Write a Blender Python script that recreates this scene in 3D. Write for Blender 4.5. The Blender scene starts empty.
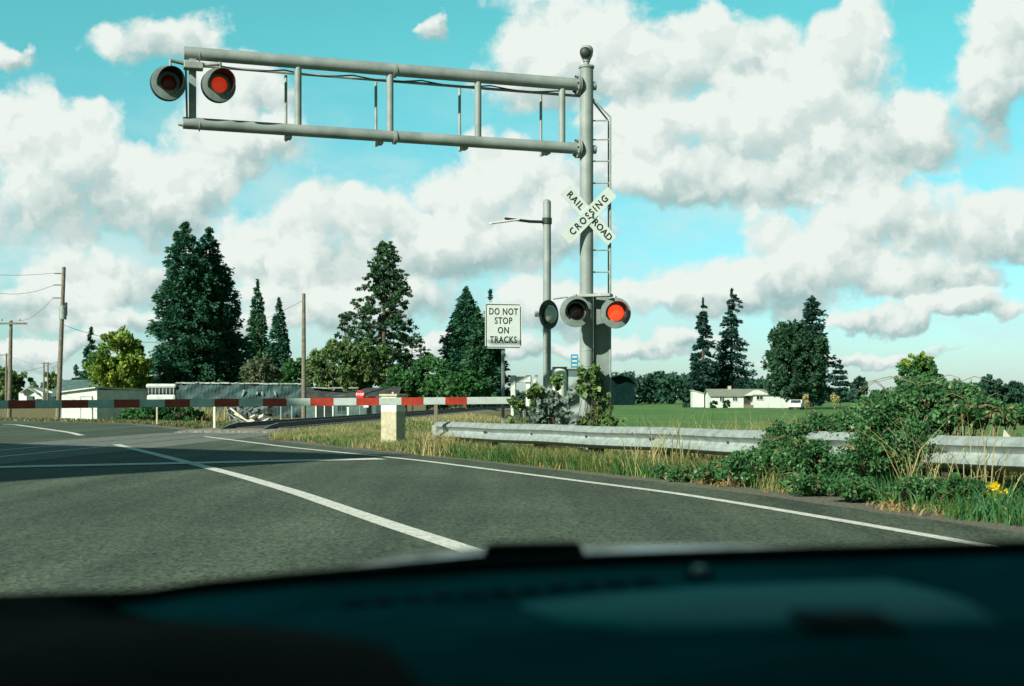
import bpy, bmesh, math, random
import numpy as np
from mathutils import Vector, Matrix
random.seed(7)
RNG = np.random.default_rng(11)
S = bpy.context.scene
COL = S.collection
F, CX, HY, EYE = 1280.0, 512.0, 397.0, 1.15
R = math.radians

# ------------------------------------------------------------------ measuring
def P(x, y, Y):                       # a sight line at a chosen distance
    return Vector(((x-CX)/F*Y, Y, EYE+(HY-y)/F*Y))
def G(x, y, z=0.0):                   # a sight line meeting level z
    Y = F*(EYE-z)/(y-HY)
    return Vector(((x-CX)/F*Y, Y, z))

# ------------------------------------------------------------------ materials
def mat(name, col, rough=.7, metal=0.0, var=.18, scale=6.0, bump=0.0, spec=.4, col2=None, detail=5, bscale=None, coord='Object'):
    m = bpy.data.materials.new(name); m.use_nodes = True
    nt = m.node_tree; N = nt.nodes; L = nt.links
    b = N['Principled BSDF']
    b.inputs['Roughness'].default_value = rough
    b.inputs['Metallic'].default_value = metal
    b.inputs['Specular IOR Level'].default_value = spec
    tc = N.new('ShaderNodeTexCoord')
    nz = N.new('ShaderNodeTexNoise'); nz.inputs['Scale'].default_value = scale; nz.inputs['Detail'].default_value = detail
    L.new(tc.outputs[coord], nz.inputs['Vector'])
    cr = N.new('ShaderNodeValToRGB')
    c1 = [max(0, c*(1-var)) for c in col]
    c2 = [c*(1+var) for c in col] if col2 is None else list(col2)
    cr.color_ramp.elements[0].position = .32; cr.color_ramp.elements[1].position = .68
    cr.color_ramp.elements[0].color = (*c1, 1); cr.color_ramp.elements[1].color = (*c2, 1)
    L.new(nz.outputs['Fac'], cr.inputs['Fac']); L.new(cr.outputs['Color'], b.inputs['Base Color'])
    if bump:
        n2 = N.new('ShaderNodeTexNoise'); n2.inputs['Scale'].default_value = bscale or scale*5; n2.inputs['Detail'].default_value = 4
        L.new(tc.outputs[coord], n2.inputs['Vector'])
        bp = N.new('ShaderNodeBump'); bp.inputs['Strength'].default_value = bump; bp.inputs['Distance'].default_value = .02
        L.new(n2.outputs['Fac'], bp.inputs['Height']); L.new(bp.outputs['Normal'], b.inputs['Normal'])
    return m

def leafmat(name, ca, cb, cc=None, cscale=.5, rough=.55, trans=.25):
    """foliage: two leaf tones per leaf, and a slow drift towards a third over the plant"""
    m = bpy.data.materials.new(name); m.use_nodes = True
    nt = m.node_tree; N = nt.nodes; L = nt.links
    b = N['Principled BSDF']; out = N['Material Output']
    b.inputs['Roughness'].default_value = rough; b.inputs['Specular IOR Level'].default_value = .25
    g = N.new('ShaderNodeNewGeometry')
    mx = N.new('ShaderNodeMix'); mx.data_type = 'RGBA'
    mx.inputs['A'].default_value = (*ca, 1); mx.inputs['B'].default_value = (*cb, 1)
    L.new(g.outputs['Random Per Island'], mx.inputs['Factor'])
    res = mx.outputs['Result']
    if cc:
        tc = N.new('ShaderNodeTexCoord'); nz = N.new('ShaderNodeTexNoise')
        nz.inputs['Scale'].default_value = cscale; nz.inputs['Detail'].default_value = 3
        L.new(tc.outputs['Object'], nz.inputs['Vector'])
        mr = N.new('ShaderNodeMapRange'); mr.inputs['From Min'].default_value = .42; mr.inputs['From Max'].default_value = .66
        L.new(nz.outputs['Fac'], mr.inputs['Value'])
        m2 = N.new('ShaderNodeMix'); m2.data_type = 'RGBA'; m2.inputs['B'].default_value = (*cc, 1)
        L.new(res, m2.inputs['A']); L.new(mr.outputs['Result'], m2.inputs['Factor']); res = m2.outputs['Result']
    L.new(res, b.inputs['Base Color'])
    tr = N.new('ShaderNodeBsdfTranslucent'); L.new(res, tr.inputs['Color'])
    ms = N.new('ShaderNodeMixShader'); ms.inputs['Fac'].default_value = trans
    L.new(b.outputs['BSDF'], ms.inputs[1]); L.new(tr.outputs['BSDF'], ms.inputs[2]); L.new(ms.outputs['Shader'], out.inputs['Surface'])
    return m

def glow(name, col, base, strength):
    m = mat(name, base, .35, var=.15, scale=30)
    b = m.node_tree.nodes['Principled BSDF']
    b.inputs['Emission Color'].default_value = (*col, 1); b.inputs['Emission Strength'].default_value = strength
    return m

M = {}
def asphalt():
    m = bpy.data.materials.new('asphalt'); m.use_nodes = True
    nt = m.node_tree; N = nt.nodes; L = nt.links; b = N['Principled BSDF']
    tc = N.new('ShaderNodeTexCoord')
    def noise(s, d, r=.5):
        n = N.new('ShaderNodeTexNoise'); n.inputs['Scale'].default_value = s; n.inputs['Detail'].default_value = d; n.inputs['Roughness'].default_value = r
        L.new(tc.outputs['Object'], n.inputs['Vector']); return n.outputs['Fac']
    def ramp(v, a, bb, ca, cb):
        r = N.new('ShaderNodeValToRGB'); r.color_ramp.elements[0].position = a; r.color_ramp.elements[1].position = bb
        r.color_ramp.elements[0].color = (*ca, 1); r.color_ramp.elements[1].color = (*cb, 1); L.new(v, r.inputs['Fac']); return r.outputs['Color']
    def mul(a, c, f=1.0):
        x = N.new('ShaderNodeMix'); x.data_type = 'RGBA'; x.blend_type = 'MULTIPLY'; x.inputs['Factor'].default_value = f
        L.new(a, x.inputs['A']); L.new(c, x.inputs['B']); return x.outputs['Result']
    big = ramp(noise(.35, 4), .3, .7, (.056, .076, .057), (.083, .106, .081))
    # aggregate stones
    v = N.new('ShaderNodeTexVoronoi'); v.inputs['Scale'].default_value = 38; L.new(tc.outputs['Object'], v.inputs['Vector'])
    sp = ramp(v.outputs['Color'], .0, 1.0, (.25, .25, .25), (1.95, 1.95, 1.8))
    c = mul(big, sp, 1.0)
    g2 = ramp(noise(30, 8, .85), .32, .70, (.5, .5, .5), (1.5, 1.5, 1.48)); c = mul(c, g2, .9)
    # worn lengthwise streaks: stretched noise turned along the road
    mp = N.new('ShaderNodeMapping'); mp.inputs['Rotation'].default_value = (0, 0, R(-20)); mp.inputs['Scale'].default_value = (1.1, .06, 1)
    L.new(tc.outputs['Object'], mp.inputs['Vector'])
    ns = N.new('ShaderNodeTexNoise'); ns.inputs['Scale'].default_value = 1.4; ns.inputs['Detail'].default_value = 4; L.new(mp.outputs['Vector'], ns.inputs['Vector'])
    c = mul(c, ramp(ns.outputs['Fac'], .35, .7, (.62, .65, .66), (1.14, 1.14, 1.1)), .9)
    # sealed cracks
    vc = N.new('ShaderNodeTexVoronoi'); vc.feature = 'DISTANCE_TO_EDGE'; vc.inputs['Scale'].default_value = .28
    wp = N.new('ShaderNodeTexNoise'); wp.inputs['Scale'].default_value = .9; wp.inputs['Detail'].default_value = 4; L.new(tc.outputs['Object'], wp.inputs['Vector'])
    ad = N.new('ShaderNodeVectorMath'); ad.operation = 'ADD'; L.new(tc.outputs['Object'], ad.inputs[0]); L.new(wp.outputs['Color'], ad.inputs[1])
    L.new(ad.outputs['Vector'], vc.inputs['Vector'])
    c = mul(c, ramp(noise(.9, 5, .6), .34, .46, (.80, .82, .82), (1, 1, 1)), .35)
    c = mul(c, ramp(noise(3.1, 3, .5), .66, .74, (1, 1, 1), (.62, .64, .64)), .3)
    L.new(c, b.inputs["Base Color"]); b.inputs["Roughness"].default_value = .82; b.inputs['Specular IOR Level'].default_value = .25
    bp = N.new('ShaderNodeBump'); bp.inputs['Strength'].default_value = .6; bp.inputs['Distance'].default_value = .006
    L.new(v.outputs['Distance'], bp.inputs['Height']); L.new(bp.outputs['Normal'], b.inputs['Normal'])
    return m
M['asphalt'] = asphalt()

def paintmat():
    m = mat('road_paint', (.62, .62, .55), .6, var=.12, scale=9, col2=(.74, .74, .66), bump=.2)
    nt = m.node_tree; N = nt.nodes; L = nt.links; b = N['Principled BSDF']
    src = b.inputs['Base Color'].links[0].from_socket
    tc = N.new('ShaderNodeTexCoord'); nz = N.new('ShaderNodeTexNoise'); nz.inputs['Scale'].default_value = 26; nz.inputs['Detail'].default_value = 6; nz.inputs['Roughness'].default_value = .7
    L.new(tc.outputs['Object'], nz.inputs['Vector'])
    mr = N.new('ShaderNodeMapRange'); mr.inputs['From Min'].default_value = .55; mr.inputs['From Max'].default_value = .66; L.new(nz.outputs['Fac'], mr.inputs['Value'])
    x = N.new('ShaderNodeMix'); x.data_type = 'RGBA'; x.inputs['B'].default_value = (.13, .14, .115, 1)
    L.new(mr.outputs['Result'], x.inputs['Factor']); L.new(src, x.inputs['A']); L.new(x.outputs['Result'], b.inputs['Base Color'])
    return m
M['paint'] = paintmat()
M['steel_pipe'] = mat('weathered_aluminium', (.235, .275, .26), .6, .10, var=.16, scale=3, bump=.10, col2=(.31, .35, .335), detail=9)
M['galv'] = mat('galvanised_steel', (.27, .315, .30), .6, .10, var=.22, scale=8, bump=.05)
M['galv_dull'] = mat('dull_galvanised', (.30, .33, .30), .6, .2, var=.2, scale=7)
M['dark_metal'] = mat('dark_metal', (.035, .042, .04), .55, .2, var=.3, scale=10)
M['disc'] = mat('weathered_disc', (.17, .215, .20), .65, var=.22, scale=9)
M['black'] = mat('black_paint', (.012, .014, .013), .6, var=.3, scale=12)
M['white'] = mat('white_sheeting', (.74, .76, .68), .5, var=.05, scale=5)
M['signwhite'] = mat('sign_sheeting', (.63, .69, .66), .45, var=.06, scale=4)
M['letter'] = mat('sign_lettering', (.018, .02, .018), .5, var=.2, scale=20)
M['red'] = mat('red_sheeting', (.46, .05, .03), .5, var=.18, scale=9)
M['armwhite'] = mat('gate_white_sheeting', (.56, .62, .58), .5, var=.12, scale=7)
M['concrete'] = mat('old_concrete', (.46, .42, .29), .9, var=.2, scale=10, bump=.3, bscale=40)
M['whitewash'] = mat('white_painted_concrete', (.72, .71, .60), .8, var=.08, scale=8, bump=.1)
M['wood'] = mat('weathered_pole_wood', (.17, .15, .11), .9, var=.3, scale=5, bump=.2)
M['cane'] = mat('dry_cane', (.20, .15, .09), .85, var=.4, scale=6)
M['bark'] = mat('bark', (.10, .075, .055), .95, var=.35, scale=4, bump=.4)
M['rail'] = mat('rusty_rail_steel', (.05, .042, .034), .6, .4, var=.35, scale=8)
M['railtop'] = mat('worn_rail_head', (.32, .33, .30), .35, .7, var=.1, scale=9)
M['ballast'] = mat('track_ballast', (.19, .185, .155), .95, var=.45, scale=9, bump=.8, bscale=14)
M['tie'] = mat('creosoted_timber', (.06, .05, .04), .9, var=.3, scale=6)
M['panel'] = mat('crossing_panel_concrete', (.135, .150, .125), .85, var=.25, scale=4, bump=.2)
M['lens_lit'] = glow('lit_red_lens', (1.0, .055, .012), (.5, .03, .015), 1.0)
M['lens_dim'] = glow('dim_red_lens', (1.0, .06, .02), (.42, .045, .02), .28)
M['lens_off'] = mat('unlit_red_lens', (.010, .004, .004), .35, var=.2, scale=30)
M['lens_faint'] = glow('fading_red_lens', (1.0, .05, .02), (.03, .007, .006), .006)
M['shed_white'] = mat('white_board_wall', (.56, .59, .55), .8, var=.1, scale=3)
M['shed_grey'] = mat('pale_metal_wall', (.50, .55, .52), .7, var=.15, scale=2)
M['teal_wall'] = mat('teal_grey_siding', (.075, .135, .125), .8, var=.25, scale=2.5)
M['dark_roof'] = mat('dark_roofing', (.045, .05, .048), .85, var=.35, scale=2)
M['tarp'] = mat('faded_teal_sheet', (.028, .066, .068), .7, var=.5, scale=1.2, bump=.4, bscale=3)
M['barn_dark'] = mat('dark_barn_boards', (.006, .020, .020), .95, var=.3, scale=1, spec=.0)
M['pale_roof'] = mat('pale_metal_roof', (.42, .46, .43), .5, .2, var=.3, scale=1.5)
M['grey_roof'] = mat('grey_green_shingle', (.20, .22, .18), .85, var=.18, scale=2)
M['window'] = mat('window_glass', (.03, .045, .045), .12, var=.3, scale=2, spec=.6)
M['junk'] = mat('scrap_metal', (.11, .13, .13), .6, .3, var=.6, scale=3)
M['blue'] = mat('blue_sheeting', (.06, .32, .48), .5, var=.1, scale=6)
M['stopred'] = mat('stop_sign_red', (.48, .04, .045), .5, var=.12, scale=6)
M['porcelain'] = mat('insulator', (.05, .045, .045), .4, var=.2, scale=8)
M['wire'] = mat('cable_black', (.03, .03, .03), .6, var=.2, scale=3)
M['palebox'] = mat('pale_weathered_paint', (.50, .54, .50), .6, .1, var=.2, scale=5)
M['casepaint'] = mat('case_paint', (.16, .20, .185), .6, .1, var=.25, scale=3)
M['cabinet'] = mat('cabinet_paint', (.27, .32, .30), .55, .1, var=.2, scale=4)
M['dash'] = mat('dashboard_vinyl', (.016, .150, .150), .8, var=.25, scale=9, spec=.0, bump=.15, bscale=300)
M['dashreflect'] = mat('painted_dash_reflection', (.004, .34, .32), .7, var=.15, scale=5, spec=.02)  # base colour carries the teal reflection lying on the dashboard
M['paddark'] = mat('grip_pad_rubber', (.006, .028, .030), .9, var=.15, scale=9, spec=.05)
M['dashblack'] = mat('matt_black_trim', (.003, .007, .005), .9, var=.2, scale=9, spec=.02)
M['hood'] = mat('car_paint', (.03, .05, .048), .22, var=.05, scale=2, spec=.55)
M['carwhite'] = mat('white_car_paint', (.7, .7, .66), .3, var=.04, scale=2)
M['tyre'] = mat('tyre_rubber', (.02, .02, .02), .9, var=.2, scale=10)
M['yellow_petal'] = leafmat('yellow_petals', (.75, .52, .01), (.85, .65, .02), trans=.3)
M['litter'] = mat('pale_plastic', (.70, .66, .52), .6, var=.1, scale=10)
M['cladding'] = mat('corrugated_cladding', (.32, .34, .32), .6, .2, var=.15, scale=1)
# foliage
M['needle_dark'] = leafmat('dark_needles', (.018, .085, .050), (.050, .155, .080), (.024, .10, .058), .35)
M['needle_mid'] = leafmat('green_needles', (.024, .095, .046), (.058, .16, .065), (.03, .11, .055), .3)
M['needle_pine'] = leafmat('pine_needles', (0.032, 0.095, 0.041), (0.068, 0.149, 0.061), (0.041, 0.101, 0.047), .4)
M['needle_far'] = leafmat('spruce_needles', (0.013, 0.055, 0.042), (0.029, 0.086, 0.060), (0.016, 0.062, 0.049), .2)
M['leaf_yellow'] = leafmat('yellow_green_leaves', (.15, .27, .05), (.38, .45, .07), (.07, .20, .06), .35, trans=.35)
M['leaf_olive'] = leafmat('olive_leaves', (.10, .18, .06), (.20, .27, .10), (.08, .17, .06), .4, trans=.3)
M['leaf_green'] = leafmat('green_leaves', (.035, .135, .04), (.09, .23, .07), (.04, .14, .05), .4, trans=.3)
M['leaf_dark'] = leafmat('dark_green_leaves', (0.024, 0.078, 0.039), (0.045, 0.112, 0.051), (0.030, 0.083, 0.045), .3, trans=.2)
M['leaf_dull'] = leafmat('dull_leaves', (.11, .14, .08), (.18, .20, .12), (.09, .13, .07), .4)
M['leaf_far'] = leafmat('far_leaves', (0.021, 0.072, 0.047), (0.039, 0.101, 0.060), (0.026, 0.078, 0.052), .06, trans=.2)
M['bramble'] = leafmat('bramble_leaves', (.020, .085, .036), (.12, .27, .095), (.04, .13, .042), 2.5, rough=.4, trans=.22)
M['ivy'] = leafmat('ivy_leaves', (.05, .13, .04), (.24, .33, .11), (.07, .15, .04), 3, rough=.45, trans=.25)
M['ivy_dark'] = leafmat('dusty_vine_leaves', (.16, .24, .20), (.42, .48, .42), (.06, .12, .08), 3, rough=.5, trans=.2)
M['grass_green'] = leafmat('grass_green', (.040, .13, .030), (.085, .22, .055), (.15, .19, .055), .8, trans=.35)
M['grass_dull'] = leafmat('dull_grass', (.05, .09, .035), (.12, .14, .06), (.16, .15, .06), .6)
M['weed'] = leafmat('weed_leaves', (.03, .12, .05), (.09, .24, .08), (.06, .15, .04), 1.5, trans=.3)
M['grass_dry'] = leafmat('grass_dry', (.36, .31, .13), (.58, .50, .25), (.24, .26, .09), .7, trans=.35)
M['grass_rust'] = leafmat('grass_rust', (.22, .15, .06), (.38, .29, .13), None, trans=.3)

def groundmat():
    m = bpy.data.materials.new('ground_soil_and_grass'); m.use_nodes = True
    nt = m.node_tree; N = nt.nodes; L = nt.links; b = N['Principled BSDF']
    b.inputs['Roughness'].default_value = .95; b.inputs['Specular IOR Level'].default_value = .1
    tc = N.new('ShaderNodeTexCoord')
    def noise(s, d, r=.55):
        n = N.new('ShaderNodeTexNoise'); n.inputs['Scale'].default_value = s; n.inputs['Detail'].default_value = d; n.inputs['Roughness'].default_value = r
        L.new(tc.outputs['Object'], n.inputs['Vector']); return n.outputs['Fac']
    def ramp(v, stops):
        r = N.new('ShaderNodeValToRGB')
        while len(r.color_ramp.elements) < len(stops): r.color_ramp.elements.new(.5)
        for e, (p, c) in zip(r.color_ramp.elements, stops): e.position = p; e.color = (*c, 1)
        L.new(v, r.inputs['Fac']); return r.outputs['Color']
    dry = ramp(noise(1.7, 8, .7), [(.3, (.10, .085, .05)), (.5, (.19, .165, .085)), (.7, (.11, .13, .05))])
    grn = ramp(noise(.09, 10, .8), [(.3, (.050, .135, .042)), (.5, (.085, .185, .06)), (.64, (.17, .22, .085))])
    at = N.new('ShaderNodeAttribute'); at.attribute_name = 'field'
    x = N.new('ShaderNodeMix'); x.data_type = 'RGBA'
    L.new(at.outputs['Fac'], x.inputs['Factor']); L.new(dry, x.inputs['A']); L.new(grn, x.inputs['B'])
    L.new(x.outputs['Result'], b.inputs['Base Color'])
    bp = N.new('ShaderNodeBump'); bp.inputs['Strength'].default_value = .7; bp.inputs['Distance'].default_value = .06
    L.new(noise(9, 6, .7), bp.inputs['Height']); L.new(bp.outputs['Normal'], b.inputs['Normal'])
    return m
M['ground'] = groundmat()
M['gravel'] = mat('shoulder_gravel', (.13, .125, .095), .95, var=.5, scale=22, bump=.9, bscale=45, detail=8)

# ------------------------------------------------------------------ mesh helpers
def link(name, me, m, parent=None, smooth=False):
    o = bpy.data.objects.new(name, me); COL.objects.link(o)
    if m is not None: me.materials.append(M[m] if isinstance(m, str) else m)
    if parent is not None: o.parent = parent
    if smooth: me.polygons.foreach_set('use_smooth', [True]*len(me.polygons))
    return o
def tag(o, label=None, cat=None, group=None, kind=None):
    if label: o['label'] = label
    if cat: o['category'] = cat
    if group: o['group'] = group
    if kind: o['kind'] = kind
    return o
def thing(name, label, cat, loc=(0, 0, 0), group=None):
    o = bpy.data.objects.new(name, None); COL.objects.link(o); o.location = loc; o.empty_display_size = .1
    return tag(o, label, cat, group)

class MB:
    """collects shapes (world coordinates less an origin) for ONE mesh"""
    def __init__(s, org=(0, 0, 0)): s.v = []; s.f = []; s.o = Vector(org)
    def add(s, vs, fs):
        b = len(s.v); s.v += [Vector(v)-s.o for v in vs]; s.f += [tuple(b+i for i in f) for f in fs]; return s
    def box(s, c, d, rz=0.0, bev=0.0, M4=None):
        bm = bmesh.new(); bmesh.ops.create_cube(bm, size=1)
        bmesh.ops.scale(bm, vec=d, verts=bm.verts)
        if bev: bmesh.ops.bevel(bm, geom=list(bm.edges), offset=bev, segments=2, affect='EDGES', profile=.5)
        T = Matrix.Translation(c) @ (M4 if M4 is not None else Matrix.Rotation(rz, 4, 'Z'))
        bmesh.ops.transform(bm, matrix=T, verts=bm.verts); s.bm(bm); return s
    def bm(s, bm):
        bm.verts.index_update()
        s.add([v.co.copy() for v in bm.verts], [tuple(v.index for v in f.verts) for f in bm.faces]); bm.free()
    def tube(s, pts, rad, n=10, cap=True):
        pts = [Vector(p) for p in pts]; rad = rad if isinstance(rad, (list, tuple)) else [rad]*len(pts)
        vs = []; fs = []; prev = None
        for i, p in enumerate(pts):
            t = (pts[min(i+1, len(pts)-1)]-pts[max(i-1, 0)])
            if t.length < 1e-9: t = Vector((0, 0, 1))
            t.normalize()
            if prev is None:
                a = Vector((1, 0, 0)) if abs(t.x) < .8 else Vector((0, 1, 0)); u = t.cross(a).normalized()
            else: u = (prev-t*prev.dot(t)).normalized()
            prev = u; w = t.cross(u)
            for k in range(n):
                an = 2*math.pi*k/n; vs.append(p+(u*math.cos(an)+w*math.sin(an))*rad[i])
        for i in range(len(pts)-1):
            for k in range(n):
                k2 = (k+1) % n; fs.append((i*n+k, i*n+k2, (i+1)*n+k2, (i+1)*n+k))
        if cap: fs.append(tuple(range(n-1, -1, -1))); fs.append(tuple((len(pts)-1)*n+k for k in range(n)))
        return s.add(vs, fs)
    def lathe(s, prof, T, n=24):
        """profile (r, z) about local z, placed by matrix T"""
        vs = []; fs = []
        for (r, z) in prof:
            for k in range(n):
                a = 2*math.pi*k/n; vs.append(T @ Vector((r*math.cos(a), r*math.sin(a), z)))
        for i in range(len(prof)-1):
            for k in range(n):
                k2 = (k+1) % n; fs.append((i*n+k, i*n+k2, (i+1)*n+k2, (i+1)*n+k))
        fs.append(tuple(range(n-1, -1, -1))); fs.append(tuple((len(prof)-1)*n+k for k in range(n)))
        return s.add(vs, fs)
    def build(s, name, m, parent=None, smooth=False):
        me = bpy.data.meshes.new(name); me.from_pydata([tuple(v) for v in s.v], [], s.f); me.update()
        o = link(name, me, m, parent, False)
        if smooth:
            me.polygons.foreach_set('use_smooth', [True]*len(me.polygons))
            try: me.set_sharp_from_angle(angle=R(40))
            except Exception: pass
        return o

def quadmesh(name, V, m, parent=None, nv=4):
    """V: (n, nv, 3) array of leaf polygons"""
    n = len(V); me = bpy.data.meshes.new(name)
    me.vertices.add(n*nv); me.vertices.foreach_set('co', V.reshape(-1).astype(np.float32))
    me.loops.add(n*nv); me.loops.foreach_set('vertex_index', np.arange(n*nv, dtype=np.int32))
    me.polygons.add(n); me.polygons.foreach_set('loop_start', np.arange(0, n*nv, nv, dtype=np.int32))
    me.update(calc_edges=True)
    return link(name, me, m, parent)

def unit(a): return a/np.maximum(np.linalg.norm(a, axis=-1, keepdims=True), 1e-9)
def leaves(c, size, axis=None, up=None, asp=.55, jit=.35, spread=1.0):
    """diamond leaves at points c; axis = growth direction"""
    n = len(c)
    ax = RNG.normal(size=(n, 3)) if axis is None else unit(axis)+RNG.normal(size=(n, 3))*jit
    ax = unit(ax)
    sd = unit(np.cross(ax, RNG.normal(size=(n, 3))*spread+(np.array([0, 0, .0]) if up is None else up)))
    sz = size*np.clip(RNG.lognormal(-.06, .33, (n, 1)), .35, 1.7)
    a, b = ax*sz*.5, sd*sz*.5*asp
    nrm = np.cross(ax, sd)*sz*.08
    return np.stack([c-a, c-a*.1+b+nrm, c+a, c-a*.1-b+nrm], 1)

# ------------------------------------------------------------------ plan of the road and track
LANE = [Vector(p) for p in [(15.2, -30), (7.3, -10), (3.4, 0), (-.36, 9.62), (-1.06, 11.35), (-2.58, 15.3), (-3.98, 18.6), (-6.6, 24.4), (-9.5, 30.7), (-14.1, 40.9), (-20.6, 53.0), (-32, 61.5), (-60, 67), (-140, 70)]]
EDGE = [Vector(p) for p in [(16.2, -30), (9.9, -10), (6.75, 0), (3.58, 9.97), (3.16, 11.4), (2.62, 13.14), (1.96, 15.1), (1.12, 16.9), (-.06, 19.5), (-1.66, 23.0), (-5.0, 28.9), (-8.9, 37.0), (-12.6, 45.0), (-17.2, 54.0), (-30, 65.2), (-60, 71), (-140, 74)]]
def spline(pts, n=12):
    X = np.array([p.x for p in pts]); Y = np.array([p.y for p in pts]); d = np.concatenate([[0], np.cumsum(np.hypot(np.diff(X), np.diff(Y)))])
    st = 6.0/n; q = np.arange(0, d[-1], st); x = np.interp(q, d, X); y = np.interp(q, d, Y); w = max(3, int(3.0/st)) | 1; k = np.hanning(w+2)[1:-1]; k /= k.sum(); h = w//2
    pad = lambda a: np.concatenate([2*a[0]-a[h:0:-1], a, 2*a[-1]-a[-2:-h-2:-1]])
    return [Vector((a, b)) for a, b in zip(np.convolve(pad(x), k, 'valid'), np.convolve(pad(y), k, 'valid'))]
LANE_S = spline(LANE); EDGE_S = spline(EDGE)
def offset(line, d):
    out = []
    for i, p in enumerate(line):
        t = (line[min(i+1, len(line)-1)]-line[max(i-1, 0)]).normalized()
        out.append(p+Vector((t.y, -t.x))*d)
    return out
def ribbon(name, a, b, z, m, parent=None):
    mb = MB(); n = len(a)
    mb.add([(p.x, p.y, z) for p in a]+[(p.x, p.y, z) for p in b], [(i, n+i, n+i+1, i+1) for i in range(n-1)])
    return mb.build(name, m, parent)
LN = np.array([(p.x, p.y) for p in LANE_S[::5]]); EN = np.array([(p.x, p.y) for p in EDGE_S[::4]])
def lane_dist(x, y, LN=LN):
    """signed distance right of the lane line"""
    p = np.stack([x, y], -1)[:, None, :]; a = LN[:-1][None]; b = LN[1:][None]; ab = b-a
    t = np.clip(((p-a)*ab).sum(-1)/(ab*ab).sum(-1), 0, 1)
    q = a+ab*t[..., None]; dv = p-q; dd = np.hypot(dv[..., 0], dv[..., 1]); k = dd.argmin(1); r = np.arange(len(k))
    cr = ab[0, k, 0]*dv[r, k, 1]-ab[0, k, 1]*dv[r, k, 0]
    return np.where(cr > 0, -1, 1)*dd[r, k]
TD = Vector((.09, 1)).normalized(); TN = Vector((TD.y, -TD.x))          # the track runs away a little to the right
T0 = Vector((-8.4, 40))                                                # near (right-hand) rail
TC = T0-TN*.72
def track_dist(x, y): return (x-TC.x)*TN.x+(y-TC.y)*TN.y
def sstep(a, b, x): t = np.clip((x-a)/(b-a), 0, 1); return t*t*(3-2*t)
def ground_z(x, y):
    x = np.asarray(x, float).ravel(); y = np.asarray(y, float).ravel()
    d = lane_dist(x, y); t = np.abs(track_dist(x, y))
    road = np.where(d > 0, sstep(8.0, 13.0, d), sstep(14.5, 21, -d))
    trk = sstep(2.6, 6.5, t)
    z = -.70*np.minimum(road, trk)
    z = z+np.minimum(road, trk)*.05*(np.sin(x*.21)+np.sin(y*.17+x*.08))*sstep(20, 60, np.hypot(x, y))
    return z
def gz(x, y): return float(ground_z([x], [y])[0])

# ground sheet
def axis(lo, hi, fine_lo, fine_hi, step):
    a = list(np.arange(fine_lo, fine_hi+.01, step)); s = step; v = fine_hi
    while v < hi: s *= 1.18; v += s; a.append(v)
    s = step; v = fine_lo
    while v > lo: s *= 1.18; v -= s; a.insert(0, v)
    return np.array(a)
gx = axis(-2600, 2600, -40, 24, .8); gy = axis(-500, 4200, -4, 72, .8)
XX, YY = np.meshgrid(gx, gy); ZZ = ground_z(XX, YY).reshape(XX.shape)-.004
nx, ny = len(gx), len(gy)
me = bpy.data.meshes.new('ground')
idx = np.arange(nx*ny).reshape(ny, nx)
fs = np.stack([idx[:-1, :-1], idx[:-1, 1:], idx[1:, 1:], idx[1:, :-1]], -1).reshape(-1, 4)
me.from_pydata(np.stack([XX, YY, ZZ], -1).reshape(-1, 3).tolist(), [], fs.tolist()); me.update()
td = track_dist(XX.ravel(), YY.ravel()); ld = lane_dist(XX.ravel(), YY.ravel())
fld = np.where(td > 0, sstep(9.0, 17.0, ld)*sstep(3, 8, td), sstep(70, 110, YY.ravel())*.0)
at = me.attributes.new('field', 'FLOAT', 'POINT'); at.data.foreach_set('value', fld.astype(np.float32))
tag(link('ground', me, 'ground', smooth=True), kind='structure')

# road, shoulder, markings
def resample(line, n=200):
    d = [0]
    for a_, b_ in zip(line[:-1], line[1:]): d.append(d[-1]+(b_-a_).length)
    d = np.array(d); q = np.linspace(0, d[-1], n); X = np.interp(q, d, [p.x for p in line]); Y = np.interp(q, d, [p.y for p in line])
    return [Vector((x, y)) for x, y in zip(X, Y)]
def EDGE_OFF(d): return resample(offset(EDGE_S, d))
LEFT_ = lambda d: resample(offset(LANE_S, d))
tag(ribbon('road_shoulder', LEFT_(-13.6), EDGE_OFF(1.6), .002, 'gravel'), kind='structure')
# ragged pavement edge on the right
ea = resample(offset(LANE_S, -12.6), 600); eb = [p+Vector((random.uniform(-.06, .06), 0)) for p in resample(offset(EDGE_S, .85), 600)]
tag(ribbon('road', ea, eb, .008, 'asphalt'), kind='structure')
def sub(line, y0, y1): return [p for p in line if y0 <= p.y <= y1]
def track_cut(line, lo, hi):
    """split a line where the track crosses it"""
    near = [p for p in line if (p-TC).dot(TN) > hi]; far = [p for p in line if (p-TC).dot(TN) < lo]
    return near, far
FINE = spline(LANE, 60); FINE_E = spline(EDGE, 60)
near, far = track_cut(sub(FINE, -25, 53.5), -3.4, .45)
for part_ in (near, far):
    tag(ribbon('lane_line', offset(part_, -.105), offset(part_, .105), .014, 'paint'), kind='structure')
near = [p for p in FINE_E if -25 < p.y < 37]
tag(ribbon('edge_line', offset(near, -.075), offset(near, .075), .014, 'paint'), kind='structure')
a = G(0, 468); b = G(381, 459.6); dirv = (b-a).normalized(); a = a-dirv*8
nv = Vector((-dirv.y, dirv.x, 0))*.30
mb = MB(); mb.add([a-nv+Vector((0, 0, .018)), b-nv+Vector((0, 0, .018)), b+nv+Vector((0, 0, .018)), a+nv+Vector((0, 0, .018))], [(0, 1, 2, 3)])
tag(mb.build('stop_line', 'paint'), kind='structure')

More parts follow.
